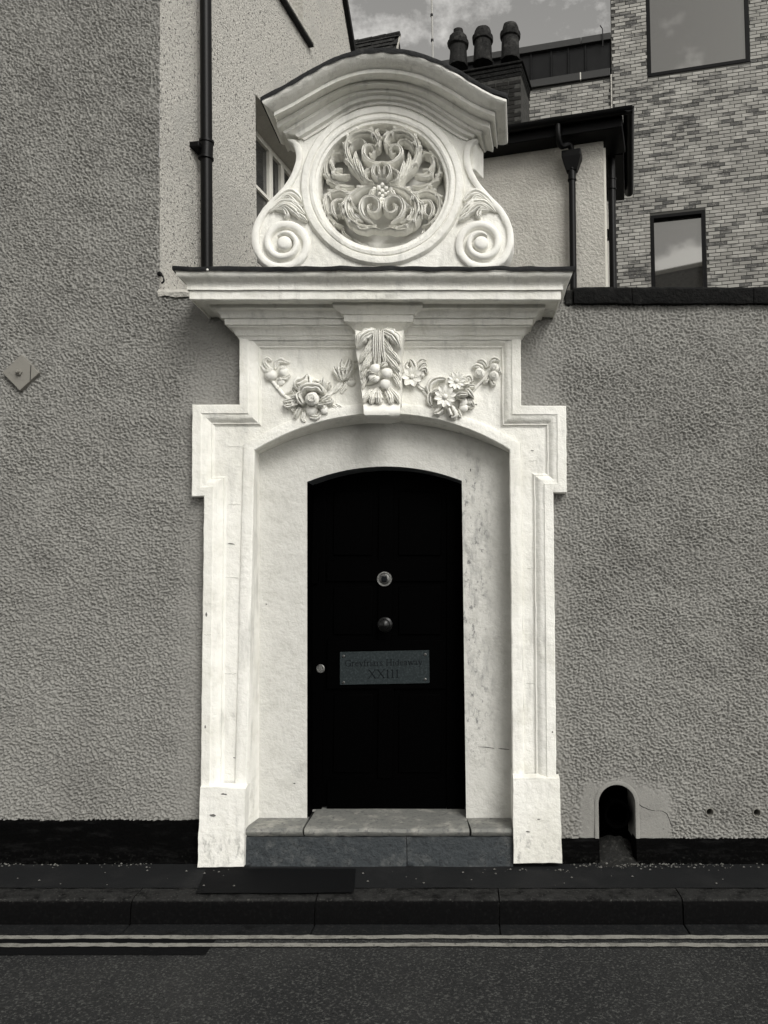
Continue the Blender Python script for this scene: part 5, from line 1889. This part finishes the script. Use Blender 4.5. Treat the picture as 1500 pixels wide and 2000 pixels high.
# zinc clad top storey of the lower wing
for k in range(9):
    xs_ = [1194, 1143.5, 1110, 1076.5, 1037, 1000, 963, 926, 892, 858]
    a1, a0 = MF.hit(xs_[k], 100, -.02)[0], MF.hit(xs_[k + 1], 100, -.02)[0]
    z0 = zsub + .14
    z1_ = MF.hit(1185, 80, -.02)[1]
    mb = MB()
    mb.fbox(MF, a0 + .012, a1 - .012, -.3, -.05, z0, z1_)
    mb.build('clad_panel', M['clad'], mod, bevel=.004)
    mb = MB()
    mb.fbox(MF, a0 - .012, a0 + .012, -.3, -.015, z0, z1_)
    mb.build('standing_seam', M['clad'], mod, smooth=0)
z1_ = MF.hit(1185, 80, -.02)[1]
ztp = MF.hit(1185, 64, .03)[1]
for a0, a1 in ((sLL - .5, MF.hit(1135, 75)[0] - .005), (MF.hit(1135, 75)[0] + .005, sL - .002)):
    mb = MB()
    mb.fbox(MF, a0, a1, -.4, .03, z1_, ztp)
    mb.build('parapet_trim', M['trim'], mod, bevel=.006)
jA = MF.hit(1134, 150)[0]
for a0, a1 in ((sLL, jA - .012), (jA + .012, sL - .03)):
    mb = MB()
    mb.fbox(MF, a0, a1, -.3, .03, zsub - .03, zsub + .135)
    mb.build('ledge_trim', M['trim'], mod, bevel=.006)
mb = MB()
mb.fbox(MF, jA - .011, jA + .011, -.2, .035, zsub - .025, zsub + .13)
mb.build('joint_cover', M['whiteframe'], mod, smooth=0)
mb = MB()
pa_ = MF.hit(1175, 60, .05)
mb.tube(crom([MF.P(pa_[0] + .02, .05, pa_[1] - .35), MF.P(pa_[0] + .02, .06, pa_[1]), MF.P(pa_[0], .05, pa_[1] + .07), MF.P(pa_[0] - .03, .05, pa_[1] + .12)], 8), .012, 6)
mb.build('lightning_rod', M['iron'], mod)

# ================================================================== CHIMNEY
pC = CAM + ray(1018, 200) * (12.6 / ray(1018, 200).y)
CF = Frame(pC, (math.cos(A_R), -math.sin(A_R), 0), (-math.sin(A_R), -math.cos(A_R), 0))
chim = thing('chimney_stack', CF.P(-.6, -.3, 0), 'sooty brick chimney stack carrying three old clay pots', 'chimney')
ct = CF.hit(1018, 148)[1]
c0 = CF.hit(868, 200)[0]
ctt = CF.hit(1018, 122)[1]
mb = MB()
mb.fbox(CF, c0, 0, -.75, 0, 4.0, ct)
stack = mb.build('stack', M['sootmortar'], chim, smooth=0)
sq = MB()
sq.box(-BL / 2, BL / 2, -.006, BD, 0, BH)
sme = bpy.data.meshes.new('brick')
sme.from_pydata([tuple(v) for v in sq.v], [], sq.f)
sme.materials.append(M['soot'])
z = CF.hit(1000, 245)[1] - .15
row = 0
angc = math.atan2(CF.e.y, CF.e.x)
while z < ct - .06:
    a = -.11 - (row % 2) * .1125
    while a > c0 + .05:
        if a + BL / 2 < .02:
            twin(sme, 'brick', CF.P(a, .003 + random.uniform(-.002, .003), z), stack, (0, 0, angc), (.97, 1, random.uniform(.93, 1.02)))
        a -= .225
    z += .0745
    row += 1
RFs = Frame(CF.P(0, 0, 0), (math.sin(A_R), math.cos(A_R), 0), (math.cos(A_R), -math.sin(A_R), 0))
mb = MB()
for k in range(3):
    e_ = .006 * (k + 1)
    mb.fbox(CF, c0 - e_, e_, -.75 - e_, e_, ct + k * .075, ct + k * .075 + .07)
mb.fbox(CF, c0 - .05, .05, -.8, .05, ct + .222, ctt + .02)
mb.build('corbelled_top', M['moss'], chim, bevel=.015, wob=.012)
for (px, pyb, pyt, wb_, kind) in ((895, 128, 58, 38, 0), (943, 122, 58, 38, 1), (997, 116, 50, 37, 1)):
    a, z0 = CF.hit(px, pyb + 2, -.25)
    z1_ = CF.hit(px, pyt, -.25)[1]
    h = z1_ - z0
    r_ = wb_ / 2 / FPX * 12.9
    c = CF.P(a, -.25, z0)
    q = MB()
    if kind == 0:
        q.lathe(c, (0, 0, 1), [(r_ * 1.06, 0), (r_ * .96, h * .38), (r_ * .94, h * .50), (r_ * 1.16, h * .54), (r_ * 1.20, h * .63), (r_ * 1.02, h * .66), (r_ * .98, h * .78), (r_ * .74, h * .84), (r_ * .52, h * .86), (r_ * .54, h * .98), (r_ * .44, h), (r_ * .3, h), (r_ * .3, h * .8)], 16)
    else:
        q.lathe(c, (0, 0, 1), [(r_ * 1.04, 0), (r_ * .97, h * .5), (r_ * .95, h * .60), (r_ * 1.14, h * .63), (r_ * 1.16, h * .76), (r_ * .98, h * .79), (r_ * .92, h * .90), (r_ * .76, h), (r_ * .6, h), (r_ * .6, h * .8)], 16)
    po = q.build('chimney_pot', M['pot'], chim, smooth=25, wob=.012, wf=6)
    q = MB()
    q.lathe(c + Vector((0, 0, -.02)), (0, 0, 1), [(r_ * 1.12, 0), (r_ * 1.08, .03), (r_ * 1.0, .05)], 10)
    q.build('pot_flaunching', M['moss'], po, wob=.01)

# ================================================================== TILED ROOF behind the left end
pT = CAM + ray(781, 80) * (13.5 / ray(781, 80).y)
A_T = R(15)
TF = Frame(pT, (math.cos(A_T), -math.sin(A_T), 0), (-math.sin(A_T), -math.cos(A_T), 0))
cot = thing('tiled_cottage', TF.P(-1.5, -1.5, 0), 'dark tiled roof end peeping over the pediment beside the pale house', 'house')
zr = TF.hit(781, 66, -1.2)[1]
pT2 = TF.hit(781, 66, -1.2)[0]
TF.p0 = TF.p0 + TF.e * pT2
OE, OR = -.72, -1.2            # eaves and ridge of the steep roof
mb = MB()
mb.fbox(TF, -4, -.05, OR - .45, OE - .04, 0, zr - 1.15)
mb.prism([(OE - .04, zr - 1.15), (OR, zr - .06), (OR - .45, zr - 1.15)], lambda o, z: TF.P(-.05, o, z), lambda o, z: TF.P(-4, o, z))
mb.build('wall', M['cream'], cot, smooth=0)
mb = MB()
for o1, zz in ((OE, 0), (2 * OR - OE, 0)):
    mb.hexa([TF.P(-4, o1, zr - 1.28), TF.P(-.02, o1, zr - 1.28), TF.P(-.02, OR, zr - .05), TF.P(-4, OR, zr - .05),
             TF.P(-4, o1, zr - 1.22), TF.P(-.02, o1, zr - 1.22), TF.P(-.02, OR, zr), TF.P(-4, OR, zr)])
rf = mb.build('roof', M['tile'], cot, smooth=0)
for r_ in range(11):
    t0, t1 = r_ / 11, (r_ + 1.25) / 11
    for k in range(10):
        a0 = -.165 * (k + 1) - (r_ % 2) * .08
        a1 = min(0, a0 + .158)
        mb = MB()
        j = random.uniform(0, .016)
        oA, oB = OE + (OR - OE) * t0, OE + (OR - OE) * min(t1, 1)
        zA, zB = zr - 1.22 + 1.22 * t0, zr - 1.22 + 1.22 * min(t1, 1)
        mb.hexa([TF.P(a0, oA + .004, zA), TF.P(a1, oA + .004, zA), TF.P(a1, oB + .004, zB), TF.P(a0, oB + .004, zB),
                 TF.P(a0, oA + .034 + j, zA + .006), TF.P(a1, oA + .034 + j, zA + .006), TF.P(a1, oB + .012, zB + .004), TF.P(a0, oB + .012, zB + .004)])
        mb.build('roof_tile', M['tile'], rf, smooth=0)
for k in range(6):
    mb = MB()
    a1 = -.3 * k
    mb.tube([TF.P(a1 - .29, OR, zr - .02), TF.P(a1, OR, zr - .01)], .06, 10)
    mb.build('ridge_tile', M['tile'], rf, wob=.008)
mb = MB()
mb.hexa([TF.P(-.02, OE - .02, zr - 1.28), TF.P(.012, OE - .02, zr - 1.28), TF.P(.012, OR, zr - .1), TF.P(-.02, OR, zr - .1),
         TF.P(-.02, OE + .012, zr - 1.24), TF.P(.012, OE + .012, zr - 1.24), TF.P(.012, OR, zr - .04), TF.P(-.02, OR, zr - .04)])
mb.build('verge_mortar', M['cream'], cot, smooth=0)

# ---- brick block across the street: seen mirrored in the small window
def mirror(px, py, Y):
    d = ray(px, py)
    q = MF.p0 + MF.n * -.09
    h = CAM + d * ((q - CAM).dot(MF.n) / d.dot(MF.n))
    r = d - MF.n * (2 * d.dot(MF.n))
    return h + r * ((Y - h.y) / r.y)


YO = -34.0
m0, m1 = mirror(1272, 541, YO), mirror(1380, 519, YO)
opp = thing('opposite_block', ((m0.x + m1.x) / 2, YO, 0), 'brick block across the street, mirrored in the lower small window', 'building')
mb = MB()
sl_ = (m1.z - m0.z) / (m1.x - m0.x)
xA, xB = min(m0.x, m1.x) - 6.0, max(m0.x, m1.x) + 6.0
zA, zB = m0.z + sl_ * (xA - m0.x), m0.z + sl_ * (xB - m0.x)
mb.hexa([(xA, YO - 6, 0), (xB, YO - 6, 0), (xB, YO, 0), (xA, YO, 0), (xA, YO - 6, zA), (xB, YO - 6, zB), (xB, YO, zB), (xA, YO, zA)])
mb.build('wall', M['farbrick'], opp, smooth=0)
mb = MB()
for y0, y1 in ((YO - 6.1, YO + .15),):
    mb.hexa([(xA, y0, zA + .002), (xB, y0, zB + .002), (xB, y1, zB + .002), (xA, y1, zA + .002), (xA, y0, zA + .35), (xB, y0, zB + .35), (xB, y1, zB + .35), (xA, y1, zA + .35)])
mb.build('parapet', M['cream'], opp, smooth=0)

# aerial pole
Yp = 14.0
b0, b1 = at(846, 140, Yp), at(842, -60, Yp)
pole = thing('aerial_pole', (b0.x, Yp, 0), 'thin pale aerial pole rising against the clouds', 'pole')
mb = MB()
mb.tube([(b0.x + .1, Yp, 0), b0, b1], .024, 8)
mb.build('mast', M['pole'], pole)
for py in (30, 79):
    mb = MB()
    c = at(844 + (py - 70) * .02, py, Yp)
    mb.lathe(c, (0, 0, 1), [(.036, -.03), (.036, .03)], 10)
    mb.build('mast_clamp', M['iron'], pole)

# ================================================================== GRIT along the foot of the walls
mb = MB()
rg = random.Random(5)
for k in range(420):
    zone = rg.random()
    if zone < .45:
        x = rg.uniform(-2.3, at(385, 1690, 0).x)
        if noise.noise(Vector((x * 4, 3, 1))) < rg.uniform(-.3, .4): continue
        y = -.03 - abs(rg.gauss(0, .025))
    elif zone < .9:
        x = rg.gauss(acx + .15, .35)
        y = -.03 - abs(rg.gauss(0, .035))
    else:
        x = rg.uniform(-2.3, 2.3)
        y = rg.uniform(-.33, -.03)
    if x > 2.5: continue
    if at(386, 1690, 0).x - .05 < x < at(1098, 1690, 0).x + .03 and y > -.1: y -= .075
    r_ = rg.choice((.002, .003, .004, .006)) * (1.6 if rg.random() < .05 else 1)
    c = Vector((x, y, .003 + .006 * max(0, min(1, (y + .3) / .3)) - .002 + r_ * .3))
    a = rg.random() * 6
    pts = [c + Vector((math.cos(a + 2.1 * i) * r_ * 1.4, math.sin(a + 2.1 * i) * r_, 0)) for i in range(3)]
    mb.add(pts + [c + Vector((0, 0, r_ * .9)), c - Vector((0, 0, r_ * .5))], [(0, 1, 3), (1, 2, 3), (2, 0, 3), (1, 0, 4), (2, 1, 4), (0, 2, 4)])
gr_ = mb.build('grit', M['pebble'], smooth=0)
tag(gr_, 'pale grit and fallen bits lying along the foot of the walls', 'grit', kind='stuff')
